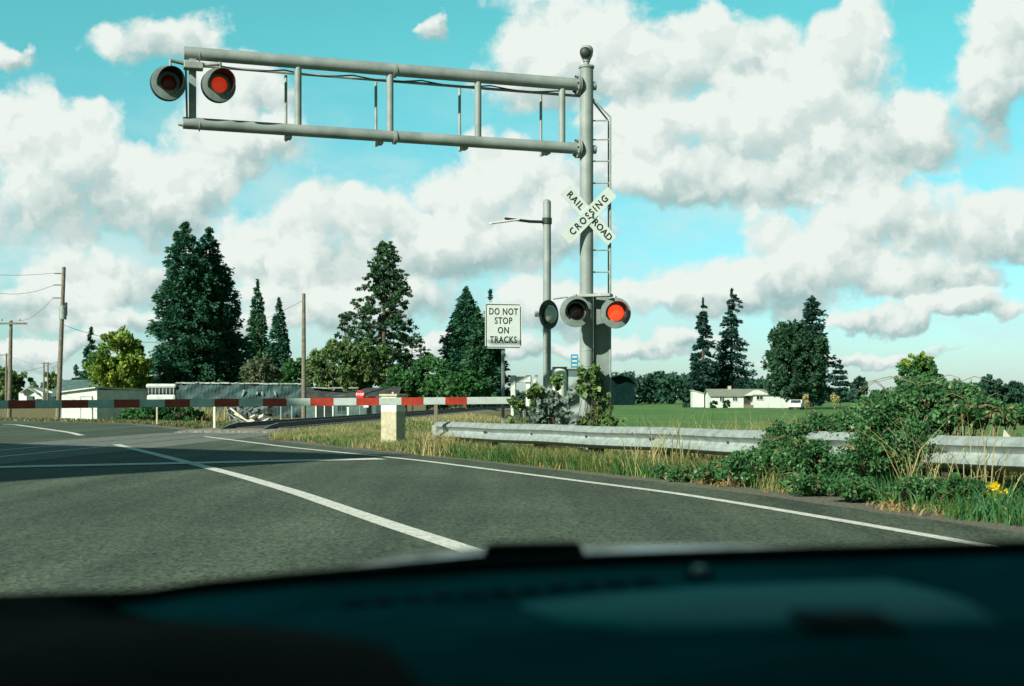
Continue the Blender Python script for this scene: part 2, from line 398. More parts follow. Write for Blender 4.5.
# ------------------------------------------------------------------ railway track
trk = thing('railway_track', 'single rusty railway track crossing the road and running away to the right', 'railway track', (TC.x, TC.y, 0))
torg = Vector((TC.x, TC.y, 0))
def tp(s, off, z): q = TC+TD*s+TN*off; return Vector((q.x, q.y, z))
def rail_z(s):  # rails are flush in the road and stand proud on the ballast beyond it
    return .10*float(sstep(1.0, 4.0, np.array(s)))+.10*float(sstep(26, 29, np.array(-s)))
for off in (-.72, .72):
    mb = MB(torg); mt = MB(torg)
    prof = [(-.07, 0), (-.07, .02), (-.015, .035), (-.012, .12), (-.036, .135), (-.036, .165), (.036, .165), (.036, .135), (.012, .12), (.015, .035), (.07, .02), (.07, 0)]
    ss = [-60, -40, -29, -26, -18, -10, -5, 0, 1, 2, 3, 4, 6, 10, 20, 40, 80, 160, 320, 640]
    vs = []; n = len(prof)
    for s in ss:
        base = rail_z(s)-.155*(1-min(rail_z(s)/.1, 1))
        for (o_, z_) in prof: vs.append(tp(s, off+o_, base+z_))
    mb.add(vs, [(i*n+k, i*n+(k+1) % n, (i+1)*n+(k+1) % n, (i+1)*n+k) for i in range(len(ss)-1) for k in range(n)])
    r = mb.build('rail', 'rail', trk)
    vs = []
    for s in ss:
        z = rail_z(s)-.155*(1-min(rail_z(s)/.1, 1))+.167
        vs += [tp(s, off-.03, z), tp(s, off+.03, z)]
    mt.add(vs, [(2*i, 2*i+1, 2*i+3, 2*i+2) for i in range(len(ss)-1)])
    mt.build('rail_head', 'railtop', r)
mb = MB(torg); prof = [(-2.9, -.35), (-1.5, .085), (1.5, .085), (2.9, -.35)]
for (s0, s1) in ((.6, 640), (-60, -26)):
    ss = np.linspace(s0, s1, 30); vs = [tp(s, o_, z_) for s in ss for (o_, z_) in prof]
    mb.add(vs, [(i*4+k, i*4+k+1, (i+1)*4+k+1, (i+1)*4+k) for i in range(len(ss)-1) for k in range(3)]+[(0, 1, 2, 3)])
mb.build('ballast', 'ballast', trk)
mb = MB(torg); s = 3.6
while s < 120:
    c = tp(s, 0, .075); mb.box(c, (2.6, .22, .10), rz=-math.atan2(TD.x, TD.y)); s += .55
mb.build('sleepers', 'tie', trk)
mb = MB(torg)
for (o0, o1) in ((-2.1, -.80), (-.64, .64), (.80, 2.1)):
    vs = [tp(-25, o0, .011), tp(-25, o1, .011), tp(.4, o1, .011), tp(.4, o0, .011)]
    mb.add(vs, [(0, 1, 2, 3)])
mb.build('crossing_panel', 'panel', trk)

# ------------------------------------------------------------------ lettering
def lettering(text, size, Mw, parent, m='letter', spacing=1.0, bold=.03, sx=1.0, lines=1.0, name='lettering'):
    cu = bpy.data.curves.new('lettering', 'FONT'); cu.body = text; cu.size = size; cu.align_x = 'CENTER'; cu.align_y = 'CENTER'
    cu.space_character = spacing; cu.space_line = lines; cu.offset = bold*size; cu.extrude = .0015; cu.resolution_u = 3
    t = bpy.data.objects.new('tmp', cu); COL.objects.link(t)
    me = bpy.data.meshes.new_from_object(t.evaluated_get(bpy.context.evaluated_depsgraph_get()))
    bpy.data.objects.remove(t); bpy.data.curves.remove(cu)
    me.transform(Matrix.Diagonal((sx, 1, 1, 1))); me.transform(Mw)
    me.name = name
    return link(name, me, m, parent)
FACE = Matrix.Rotation(R(90), 4, 'X')      # text plane upright, facing -Y
def yaw(a): return Matrix.Rotation(R(a), 4, 'Z')
YAW = 14                                   # signs here look back along the road
def frame_at(p, a=YAW): return Matrix.Translation(p) @ yaw(a)

# ------------------------------------------------------------------ flasher lamp
def flasher(parent, org, pos, a, tilt, lens, rdisc=.26, rl=.145, vis=.27, rim=.02, rv=None, rot=0):
    """lamp looking to local -Y: round background disc, deep visor, lens, bowl behind"""
    T = Matrix.Translation(Vector(pos)-Vector(org)) @ yaw(a) @ Matrix.Rotation(R(tilt), 4, 'X') @ Matrix.Rotation(R(90), 4, 'X')
    # local z of lathe now = -Y
    mb = MB(); mb.lathe([(rdisc-.012, -.002), (rdisc, .004), (rdisc, .008), (rdisc-.012, .012), (.02, .0121)], T, 40)
    d = mb.build('flasher', 'disc', parent, smooth=True)
    mh = MB(); mh.lathe([(.02, -.19), (.10, -.185), (.155, -.15), (rdisc*.8, -rim-.02), (rdisc-.012, -rim), (rdisc+.003, -rim+.012), (rdisc+.003, .002), (.1, .0025)], T, 40); mh.build('housing', 'dark_metal', d, smooth=True)
    ml = MB(); ml.lathe([(rl, .013), (rl, .028), (rl*.85, .05), (rl*.5, .066), (.005, .07)], T, 32); ml.build('lens', lens, d, smooth=True)
    # visor: hood round the upper part, long on top and running out to the sides
    vs = []; n = 30; ro = rv or rl+.028
    for k in range(n+1):
        t = -1+2*k/n; an = R(90+rot)+t*R(128); ln = vis*(1-.62*abs(t)**2.2)
        for (rr, z) in ((ro, .0125), (ro+.018, ln), (ro+.024, ln), (ro+.008, .0125)):
            vs.append(T @ Vector((rr*math.cos(an), rr*math.sin(an), z)))
    fs = [(k*4+j, k*4+(j+1) % 4, (k+1)*4+(j+1) % 4, (k+1)*4+j) for k in range(n) for j in range(4)]
    fs += [(0, 1, 2, 3), tuple(n*4+j for j in (3, 2, 1, 0))]
    mv = MB(); mv.add(vs, fs); mv.build('visor', 'black', d, smooth=True)
    return d

# ------------------------------------------------------------------ cantilever signal
MZ = 22.1; MX = (586.5-CX)/F*MZ
mast_base = Vector((MX, MZ, gz(MX, MZ)-.05))
cant = thing('cantilever_signal', 'grey steel cantilever railway signal over the road with crossed RAILROAD CROSSING boards', 'crossing signal', mast_base)
ends = Vector((-5.09, 20.1)); mst = Vector((MX, MZ))
def arm_at(px, back=0.0):
    k = (px-CX)/F; d = ends-mst; t = (mst.x-k*mst.y)/(k*d.y-d.x)
    q = mst+d*t; u = d.normalized(); nrm = Vector((-u.y, u.x))
    if nrm.y < 0: nrm = -nrm
    return q+nrm*back
zt = 1.15+(397-68)/F*MZ
mb = MB(mast_base); mb.tube([mast_base, (MX, MZ, zt)], .117, 28); mb.tube([(MX, MZ, zt-.005), (MX, MZ, zt+.03)], .135, 24)
mb.tube([(MX, MZ, gz(MX, MZ)), (MX, MZ, gz(MX, MZ)+.04)], .24, 16); mb.build('mast', 'steel_pipe', cant, smooth=True)
ZT, ZL = 6.53, 5.43
tipT = arm_at(184); tipL = arm_at(183)
for (z, r0, tip) in ((ZT, .106, tipT), (ZL, .098, tipL)):
    mb = MB(mast_base); mb.tube([(MX, MZ, z), (tip.x, tip.y, z+.02)], [r0, r0*.95], 22)
    q = mst+(mst-ends).normalized()*.17; mb.tube([(MX, MZ, z), (q.x, q.y, z)], [.075, .075], 16)
    ap_ = mb.build('arm_pipe', 'steel_pipe', cant, smooth=True)
    u3 = Vector(((ends-mst).normalized().x, (ends-mst).normalized().y, 0))
    for (s0_, rr, th_) in ((.13, .165, .022), (.165, .165, .022), (3.35, .118, .05), (6.5, r0*1.02, .015)):
        c_ = Vector((MX, MZ, z))+u3*s0_; mb = MB(mast_base); mb.tube([c_, c_+u3*th_], rr, 24); fl_ = mb.build('flange', 'galv_dull', ap_, smooth=True)
        if rr > .15:
            mb = MB(mast_base)
            for k in range(8):
                a_ = 2*math.pi*k/8; o_ = Vector((-u3.y, u3.x, 0))*math.cos(a_)*.14+Vector((0, 0, math.sin(a_)*.14))
                if s0_ > .15: mb = MB(mast_base); mb.tube([c_+o_, c_+o_+u3*.05], .016, 6); mb.build('bolt', 'dark_metal', ap_)
for px in (298, 390, 478, 562):
    q = arm_at(px); mb = MB(mast_base); mb.tube([(q.x, q.y, ZL+.05), (q.x, q.y, ZT-.05)], .058, 14); mb.build('strut', 'steel_pipe', cant, smooth=True)
q = arm_at(192.5); mb = MB(mast_base); mb.box((q.x, q.y, (ZL+ZT)/2), (.11, .11, ZT-ZL-.15), rz=R(17)); mb.build('end_post', 'galv_dull', cant)
# hand rail behind the arm
a = arm_at(205, .38); b = Vector((MX, MZ+.1)); zr = 6.36
mb = MB(mast_base); mb.tube([(a.x, a.y, zr+.1), (b.x, b.y, zr)], .024, 8)
for px in (289, 380.5, 465.5, 548):
    q = arm_at(px, .38); q0 = arm_at(px, .1)
    mb.tube([(q.x, q.y, zr+.05), (q.x, q.y, ZL-.08)], .024, 8); mb.tube([(q.x, q.y, ZL-.08), (q0.x, q0.y, ZL-.1)], .024, 8)
    mb.box((q0.x, q0.y, ZL-.085), (.10, .2, .06), rz=R(17))
mb.build('handrail', 'galv_dull', cant)
q = arm_at(181); mb = MB(mast_base); mb.tube([(q.x+.05, q.y, ZL), (q.x-.04, q.y-.015, ZL)], [.05, .03], 10)
q = arm_at(187, -.03); mb.tube([(q.x, q.y, ZL+.05), (q.x-.02, q.y, ZT-.25)], .017, 8); mb.build('conduit', 'galv_dull', cant)
mb = MB(mast_base); cable = []
for k in range(41):
    px = 560-(560-215)*k/40; q = arm_at(px, .02); cable.append((q.x, q.y, ZT-.125-.05*abs(math.sin(k*math.pi/8))))
mb.tube(cable, .012, 6); mb.build('cable', 'wire', cant)
# head junction box and its two lamps
q = arm_at(193, -.09); mb = MB(mast_base); mb.box((q.x, q.y, ZT-.20), (.30, .2, .11), rz=R(17), bev=.015)
pl = P(168.5, 83, 19.75); pr = P(219, 85, 19.95)
for p in (pl, pr):
    mb.tube([(q.x, q.y, ZT-.19), (p.x, p.y+.1, ZT-.16), (p.x, p.y+.13, p.z+.1)], .035, 10)
mb.build('junction_box', 'galv_dull', cant)
flasher(cant, mast_base, pl, 26, 0, 'lens_faint', .262, .118, .30, .11, .175, -22)
flasher(cant, mast_base, pr, 26, 0, 'lens_dim', .262, .122, .30, .11, .175, -22)
# lower lamps
pa = P(575.6, 311.5, 21.55); pb = P(615.6, 313, 21.85)
flasher(cant, mast_base, pa, 6, 0, 'lens_off', .262, .135, .22, .02, .172, -15)
flasher(cant, mast_base, pb, 6, 0, 'lens_lit', .262, .137, .20, .02, .168, -15)
mb = MB(mast_base)
zc = P(592, 295.5, 21.9).z
mb.box((P(593, 300, 21.95).x, 21.93, zc), (.66, .2, .05), rz=R(-20), bev=.01)
for p in (pa, pb): mb.tube([(p.x, p.y+.13, p.z), (p.x, p.y+.2, zc)], .035, 10)
mb.build('lamp_bracket', 'galv_dull', cant)
# equipment case on the side of the mast
x0 = P(594, 300, MZ+.12).x; x1 = P(610.5, 300, MZ+.12).x; z0 = P(600, 414, MZ).z; z1 = P(600, 297, MZ).z
mb = MB(mast_base); mb.box(((x0+x1)/2, MZ+.14, (z0+z1)/2), (x1-x0, .26, z1-z0), rz=R(-8), bev=.012)
c = mb.build('equipment_case', 'casepaint', cant)
mb = MB(mast_base); mb.box(((x0+x1)/2-.01, MZ-.0, (z0+z1)/2-.5), (.03, .03, .18), bev=.006); mb.build('latch', 'dark_metal', c)
# clamps
for z in (P(586, 366, MZ).z, P(586, 350, MZ).z):
    mb = MB(mast_base); mb.tube([(MX, MZ, z-.012), (MX, MZ, z+.012)], .123, 28); mb.build('clamp_band', 'galv', cant, smooth=True)
# ladder
lx = P(610, 200, MZ+.05).x
lad = MB(mast_base)
for dy in (.0, .34): lad.tube([(MX+.09, MZ+dy*.3, P(0, 98, MZ).z), (lx, MZ+dy, P(0, 117, MZ).z), (lx, MZ+dy, P(0, 410, MZ).z)], .018, 8)
for py in (120.5, 139.5, 161, 183, 205.5, 228, 250, 272, 294): 
    z = P(0, py, MZ).z; lad.tube([(MX+.09, MZ+.02, z), (lx, MZ, z)], .013, 8); lad.tube([(lx, MZ, z), (lx, MZ+.34, z)], .013, 8)
lad.build('ladder', 'galv', cant)
# bell on the mast head
mb = MB(mast_base); T = Matrix.Translation((MX, MZ, zt+.03))
mb.lathe([(.05, 0), (.05, .07), (.065, .08), (.065, .10), (.04, .11)], T, 18)
mb.lathe([(.04, .10), (.075, .12), (.105, .18), (.118, .26), (.11, .31), (.08, .345), (.02, .36)], T, 22)
c = mb.build('bell', 'galv_dull', cant, smooth=True)
T2 = Matrix.Translation((MX-.02, MZ-.055, zt+.03+.22)) @ yaw(-10) @ Matrix.Rotation(R(90), 4, 'X')
mb = MB(mast_base); mb.lathe([(.095, 0), (.098, .03), (.085, .055), (.05, .075), (.005, .08)], T2, 20); mb.build('gong', 'dark_metal', c, smooth=True)
# crossbuck
cbp = P(588.7, 215.3, MZ-.17)
T = Matrix.Translation(cbp-mast_base) @ yaw(YAW+2)
bl, bw = 1.21, .232
def blade(ang, dy, nm):
    mb = MB(); A = T @ Matrix.Rotation(R(ang), 4, 'Y')
    bm = bmesh.new(); bmesh.ops.create_cube(bm, size=1); bmesh.ops.scale(bm, vec=(bl, .006, bw), verts=bm.verts)
    bmesh.ops.bevel(bm, geom=[e for e in bm.edges if abs(e.verts[0].co.y-e.verts[1].co.y) > .001], offset=.012, segments=2, affect='EDGES')
    bmesh.ops.transform(bm, matrix=A @ Matrix.Translation((0, dy, 0)), verts=bm.verts); mb.bm(bm)
    return mb.build(nm, 'signwhite', cant), A
b1, A1 = blade(45, .006, 'crossbuck_blade')       # RAIL ROAD falls to the right
b2, A2 = blade(-45, -.004, 'crossbuck_blade')     # CROSSING climbs to the right
def put(word, A, x, dy, par, sp, size=.165, sx=.92): lettering(word, size, A @ Matrix.Translation((x, dy, 0)) @ FACE, par, spacing=sp, bold=.022, sx=sx)
put('RAIL', A1, -.345, .001, b1, 1.22); put('ROAD', A1, .345, .001, b1, 1.05)
put('CROSSING', A2, 0, -.0095, b2, 1.36)
mb = MB(mast_base); mb.box((MX, MZ-.14, cbp.z), (.2, .05, .06), rz=R(-20)); mb.build('sign_clamp', 'galv_dull', cant)
# small blue notice on a stub arm
np_ = P(574.5, 361, MZ-.05); mb = MB(mast_base); mb.box(np_, (.13, .006, .23), rz=R(14)); c = mb.build('notice_plate', 'blue', cant)
mb = MB(mast_base); mb.tube([np_+Vector((.03, .02, 0)), (MX, MZ, np_.z)], .012, 8); mb.build('stub_arm', 'galv', c)
for dz in (.07, .0, -.07): mb = MB(mast_base); mb.box(np_+Vector((0, -.006, dz)), (.09, .002, .025), rz=R(14)); mb.build('white_line', 'white', c)

# ------------------------------------------------------------------ crossing gate
GY = 25.7; GX = (547-CX)/F*GY
gb = Vector((GX, GY, gz(GX, GY)-.05))
gate = thing('crossing_gate', 'lowered red and white striped crossing gate arm with its bell post', 'crossing gate', gb)
gt = 1.15+(397-201)/F*GY
mb = MB(gb); mb.tube([gb, (GX, GY, gt-.04), (GX, GY, gt), (GX, GY, gt+.03)], [.08, .08, .075, .03], 20); mb.build('post', 'steel_pipe', gate, smooth=True)
# bell
bp_ = P(549, 314.5, GY-.2)
T = Matrix.Translation(bp_-gb) @ yaw(50) @ Matrix.Rotation(R(90), 4, 'X')
mb = MB(); mb.lathe([(.05, -.12), (.10, -.10), (.285, -.03), (.295, 0), (.285, .02), (.2, .012)], T, 32); c = mb.build('bell', 'dark_metal', gate, smooth=True)
mb = MB(); mb.lathe([(.16, .01), (.175, .03), (.175, .06), (.14, .10), (.13, .10), (.09, .13), (.03, .145), (.005, .15)], T, 32); mb.build('gong', 'palebox', c, smooth=True)
mb = MB(gb); mb.box(P(537.5, 314, GY-.05), (.12, .1, .11), bev=.02); mb.tube([P(537.5, 314, GY-.05), P(547, 314, GY)], .03, 8)
mb.build('bell_bracket', 'galv_dull', gate)
mb = MB(gb); mb.tube([P(553, 299, GY-.1), P(568, 297, GY-.1)], .016, 8); mb.build('conduit', 'galv_dull', gate)
# thin side arm with a tapered vane
mb = MB(gb); mb.tube([P(547, 222, GY), P(530, 221.5, GY-.2), P(505, 218.5, GY-.5)], [.03, .03, .024], 8); mb.tube([P(547, 221, GY)+Vector((0, 0, -.06)), P(547, 221, GY)+Vector((0, 0, .06))], .1, 14); c = mb.build('side_arm', 'dark_metal', gate)
va = P(490, 223.5, GY-.62); vb = P(519, 219.8, GY-.35)
mb = MB(gb); mb.box((va+vb)/2, ((vb-va).length, .09, .035), M4=Matrix.Rotation(math.atan2((vb-va).y, (vb-va).x), 4, 'Z') @ Matrix.Rotation(-math.atan2((vb-va).z, Vector(((vb-va).x, (vb-va).y)).length), 4, 'Y'), bev=.014); mb.build('vane', 'white', c)
# the arm and its bands
r0 = P(500, 401, 25.4); r0.z = 1.08
ld_ = P(20, 404, 22.45); ld_.z = 1.02
ax = Vector((ld_.x-r0.x, ld_.y-r0.y, ld_.z-r0.z)).normalized()
ang = math.atan2(ax.y, ax.x)
st0 = P(466, 401, 25.2); s_first = (Vector((st0.x-r0.x, st0.y-r0.y, 0))).length
tot = s_first+.4415*26
def armpos(s): return r0+ax*s
armM = Matrix.Rotation(ang, 4, 'Z') @ Matrix.Rotation(math.asin(-ax.z), 4, 'Y')
mb = MB(gb); mb.box(armpos(tot/2-.2), (tot+.4, .05, .142), M4=armM, bev=.008); arm = mb.build('gate_arm', 'armwhite', gate)
for k in range(0, 26, 2):
    mb = MB(gb); c = armpos(s_first+.4415*(k+.5))
    mb.box(c, (.4415, .0545, .1465), M4=armM); mb.build('red_band', 'red', arm)
# machine box, counterweight frame and drum by the post
mb = MB(gb); mb.box(P(543, 408, GY-.25), (.5, .36, .62), rz=R(-15), bev=.02); mb.box(P(543, 393, GY-.25)+Vector((0, 0, 0)), (.54, .4, .04), rz=R(-15), bev=.01); mb.build('gate_machine', 'palebox', gate)
mb = MB(gb)
for px in (513.5, 528.5):
    mb.box(P(px, 396, GY-.3), (.10, .07, .82), rz=R(-15), bev=.012)
mb.box(P(521, 379.5, GY-.3), (.42, .075, .12), rz=R(-15), bev=.012)
mb.box(P(533, 387, GY-.3), (.06, .05, .5), M4=Matrix.Rotation(R(18), 4, 'Y'), bev=.01)
mb.build('counterweight_frame', 'palebox', gate)
mb = MB(gb); T = Matrix.Translation(P(558, 394, GY+.1)-gb); 
mb = MB(); mb.lathe([(.16, -.5), (.17, .40), (.165, .46), (.12, .50), (.03, .515)], T, 22); mb.build('drum', 'white', gate, smooth=True)

# relay cabinet behind the mast
cb = P(571, 397, 27.5); cb.z = gz(cb.x, cb.y)
cab = thing('relay_cabinet', 'teal grey metal relay cabinet standing behind the signal mast', 'cabinet', cb)
mb = MB(cb); mb.box((cb.x, cb.y, cb.z+.88), (.62, .5, 1.76), rz=R(-15), bev=.02); c = mb.build('body', 'teal_wall', cab)
mb = MB(cb); mb.box((cb.x+.08, cb.y-.27, cb.z+.9), (.46, .02, 1.4), rz=R(-15), bev=.006); c2 = mb.build('door', 'cabinet', cab)
mb = MB(cb); mb.box((cb.x-.07, cb.y-.29, cb.z+1.1), (.03, .04, .14), rz=R(-15), bev=.006); mb.build('handle', 'dark_metal', c2)
mb = MB(cb); mb.box((cb.x, cb.y, cb.z+1.78), (.70, .58, .06), rz=R(-15), bev=.015); mb.build('roof', 'cabinet', cab)

# DO NOT STOP ON TRACKS
SY = 26.0; sp = P(503, 326, SY)
so = Vector((sp.x, sp.y+.03, gz(sp.x, sp.y)-.05))
sgn = thing('regulatory_sign', 'white DO NOT STOP ON TRACKS sign on a thin steel post behind the guardrail', 'sign', so)
mb = MB(so); mb.box((so.x, so.y, (so.z+sp.z+.45)/2), (.06, .04, sp.z+.45-so.z), rz=R(YAW), bev=.004); mb.build('post', 'galv', sgn)
T = Matrix.Translation(sp-so) @ yaw(YAW)
def plate(w, h, th, rad, dy, nm, m, par):
    bm = bmesh.new(); bmesh.ops.create_cube(bm, size=1); bmesh.ops.scale(bm, vec=(w, th, h), verts=bm.verts)
    bmesh.ops.bevel(bm, geom=[e for e in bm.edges if abs(e.verts[0].co.y-e.verts[1].co.y) > .0005], offset=rad, segments=4, affect='EDGES')
    bmesh.ops.transform(bm, matrix=T @ Matrix.Translation((0, dy, 0)), verts=bm.verts); mb = MB(); mb.bm(bm); return mb.build(nm, m, par)
pt = plate(.762, .914, .004, .05, -.03, 'plate', 'signwhite', sgn)
# black border as a frame of four strips
mb = MB()
for (cx_, cz_, w, h) in ((0, .432, .70, .016), (0, -.432, .70, .016), (-.356, 0, .016, .80), (.356, 0, .016, .80)):
    bm = bmesh.new(); bmesh.ops.create_cube(bm, size=1); bmesh.ops.scale(bm, vec=(w, .002, h), verts=bm.verts)
    bmesh.ops.transform(bm, matrix=T @ Matrix.Translation((cx_, -.0335, cz_)), verts=bm.verts); mb.bm(bm)
mb.build('border', 'letter', pt)
for txt, z, sx in (('DO NOT', .285, .74), ('STOP', .10, .76), ('ON', -.095, .78), ('TRACKS', -.285, .75)):
    lettering(txt, .188, T @ Matrix.Translation((0, -.034, z)) @ FACE, pt, spacing=1.12, bold=.016, sx=sx)

# ------------------------------------------------------------------ guardrail
GR = [Vector((-1.50, 26.0)), Vector((5.0, 13.0)), Vector((6.75, 9.0))]
grb = Vector((1.7, 19.6, 0))
gr = thing('guardrail', 'long galvanised steel W-beam guardrail along the right verge, half swallowed by brambles', 'guardrail', grb)
prof = [(0, -.175), (.025, -.168), (.095, -.115), (.095, -.078), (.010, -.014), (.004, 0), (.010, .014), (.095, .078), (.095, .115), (.025, .168), (0, .175)]
def rail_pt(t):
    L1 = (GR[1]-GR[0]).length
    if t <= L1: p = GR[0]+(GR[1]-GR[0])*(t/L1); d = (GR[1]-GR[0]).normalized()
    else: d = (GR[2]-GR[1]).normalized(); p = GR[1]+d*(t-L1)
    return p, d
Ltot = (GR[1]-GR[0]).length+(GR[2]-GR[1]).length
def rail_top(t): return .63+.10*t/14.5
mb = MB(grb); vs = []; ts = list(np.linspace(0, Ltot, 40)); n = len(prof)
for t in ts:
    p, d = rail_pt(t); nr = Vector((-d.y, d.x));
    if nr.x > 0: nr = -nr
    zc = rail_top(t)-.156
    w = .012*math.sin(t*2.1)+.01*math.sin(t*5.3)
    for (o_, z_) in prof: vs.append((p.x+nr.x*(o_+w), p.y+nr.y*(o_+w), zc+z_+.006*math.sin(t*1.7)))
for t in ts:
    p, d = rail_pt(t); nr = Vector((-d.y, d.x))
    if nr.x > 0: nr = -nr
    zc = rail_top(t)-.156; w = .012*math.sin(t*2.1)+.01*math.sin(t*5.3)-.005
    for (o_, z_) in prof: vs.append((p.x+nr.x*(o_+w), p.y+nr.y*(o_+w), zc+z_+.006*math.sin(t*1.7)))
N_ = len(ts)*n
fs = [(i*n+k, i*n+k+1, (i+1)*n+k+1, (i+1)*n+k) for i in range(len(ts)-1) for k in range(n-1)]
fs += [tuple(N_+q for q in f[::-1]) for f in fs]
mb.add(vs, fs); beam = mb.build('beam', 'galv', gr, smooth=True)
t = .35
while t < Ltot:
    p, d = rail_pt(t); nr = Vector((d.y, -d.x))
    if nr.x < 0: nr = -nr
    c = p+nr*.17; mb = MB(grb); mb.box((c.x, c.y, rail_top(t)/2-.12), (.16, .2, rail_top(t)+.2), rz=math.atan2(d.y, d.x), bev=.008); po = mb.build('post', 'tie', gr)
    c = p+nr*.045; mb = MB(grb); mb.box((c.x, c.y, rail_top(t)-.156), (.15, .1, .3), rz=math.atan2(d.y, d.x)); mb.build('spacer_block', 'tie', po)
    t += 1.905
for t in np.arange(.35, Ltot, 1.905):
    p, d = rail_pt(t); nr = Vector((-d.y, d.x))
    if nr.x > 0: nr = -nr
    q = p+nr*.012; mb = MB(grb); mb.tube([(q.x, q.y, rail_top(t)-.156), (q.x+nr.x*.02, q.y+nr.y*.02, rail_top(t)-.156)], .022, 8); mb.build('bolt', 'dark_metal', beam)
for t in np.arange(3.7, Ltot, 3.81):
    for dz in (.088, -.088):
        for dt in (-.06, .06):
            p, d = rail_pt(t+dt); nr = Vector((-d.y, d.x))
            if nr.x > 0: nr = -nr
            q = p+nr*.083; mb = MB(grb); mb.tube([(q.x, q.y, rail_top(t)-.156+dz), (q.x+nr.x*.014, q.y+nr.y*.014, rail_top(t)-.156+dz)], .013, 6); mb.build('bolt', 'dark_metal', beam)
p, d = rail_pt(0); nr = Vector((-d.y, d.x))
if nr.x > 0: nr = -nr
mb = MB(grb); mb.tube([(p.x+nr.x*.05, p.y+nr.y*.05, .27), (p.x+nr.x*.05, p.y+nr.y*.05, .58)], .085, 14); mb.build('end_shoe', 'galv_dull', gr, smooth=True)

# concrete stub by the gate
cp = P(391.5, 397, 30.0)
co = thing('concrete_post', 'square concrete post painted white at the top, behind the gate arm', 'bollard', (cp.x, cp.y, 0))
o0 = (cp.x, cp.y, 0)
mb = MB(o0); mb.box((cp.x+.03, cp.y+.1, .40), (.40, .50, 1.0), rz=R(-20), bev=.015); mb.build('shaft', 'concrete', co)
mb = MB(o0); mb.box((cp.x+.03, cp.y+.1, 1.01), (.403, .503, .42), rz=R(-20), bev=.015); top = mb.build('white_top', 'whitewash', co)
mb = MB(o0); mb.box((cp.x+.03, cp.y+.1, 1.19), (.47, .57, .06), rz=R(-20), bev=.02); mb.tube([(cp.x+.04, cp.y, 1.2), (cp.x+.04, cp.y, 1.27)], .035, 10); mb.build('cap', 'concrete', top)

# small marker posts and a fence stub
for nm, lab, px, py0, py1, w, m, rest in (
        ('marker_post', 'thin pale marker post in the dry grass left of centre, below the gate arm', 157, 405, 426, .065, 'concrete', 0),
        ('marker_post', 'white marker post beside the scrap heap across the tracks', 214.5, 406, 427, .075, 'white', 0),
        ('marker_post', 'short white marker post in front of the teal bungalow', 348, 407, 419, .09, 'white', 0),
        ('fence_post', 'old timber fence post at the near end of the guardrail', 436, 405, 424, .085, 'wood', 1)):
    Y = {157: 52, 214.5: 48, 348: 62, 436: 30}[px]
    b = P(px, py1, Y); t_ = P(px, py0, Y); zb = gz(b.x, b.y)-.1
    mb = MB((b.x, b.y, zb)); mb.box((b.x, b.y, (zb+t_.z)/2), (w, w*.7, t_.z-zb), bev=.01)
    o = mb.build(nm, m); o.location = (b.x, b.y, zb); tag(o, lab, 'post')

# ------------------------------------------------------------------ plants: builders
def trunk_mesh(H, r, limbs, top=.9, lean=0.0):
    mb = MB(); mb.tube([(0, 0, -.3), (lean*.2, 0, H*.3*top), (lean*.5, 0, H*.65*top), (lean, 0, H*top)], [r*1.25, r, r*.6, r*.12], 9)
    for (z, a, ln, up) in limbs:
        d = Vector((math.cos(a), math.sin(a), 0)); rr = max(.03, r*.35*(1-z/H))
        mb.tube([(lean*z/H, 0, z), Vector((lean*z/H, 0, z))+d*ln*.5+Vector((0, 0, up*.35)), Vector((lean*z/H, 0, z))+d*ln+Vector((0, 0, up))], [rr, rr*.6, rr*.2], 5)
    return mb
def place_tree(name, label, cat, base, crown, m, tr, group=None, bark='bark'):
    t = thing(name, label, cat, base, group)
    quadmesh('crown', crown, m, t); tr.build('trunk', bark, t); return t

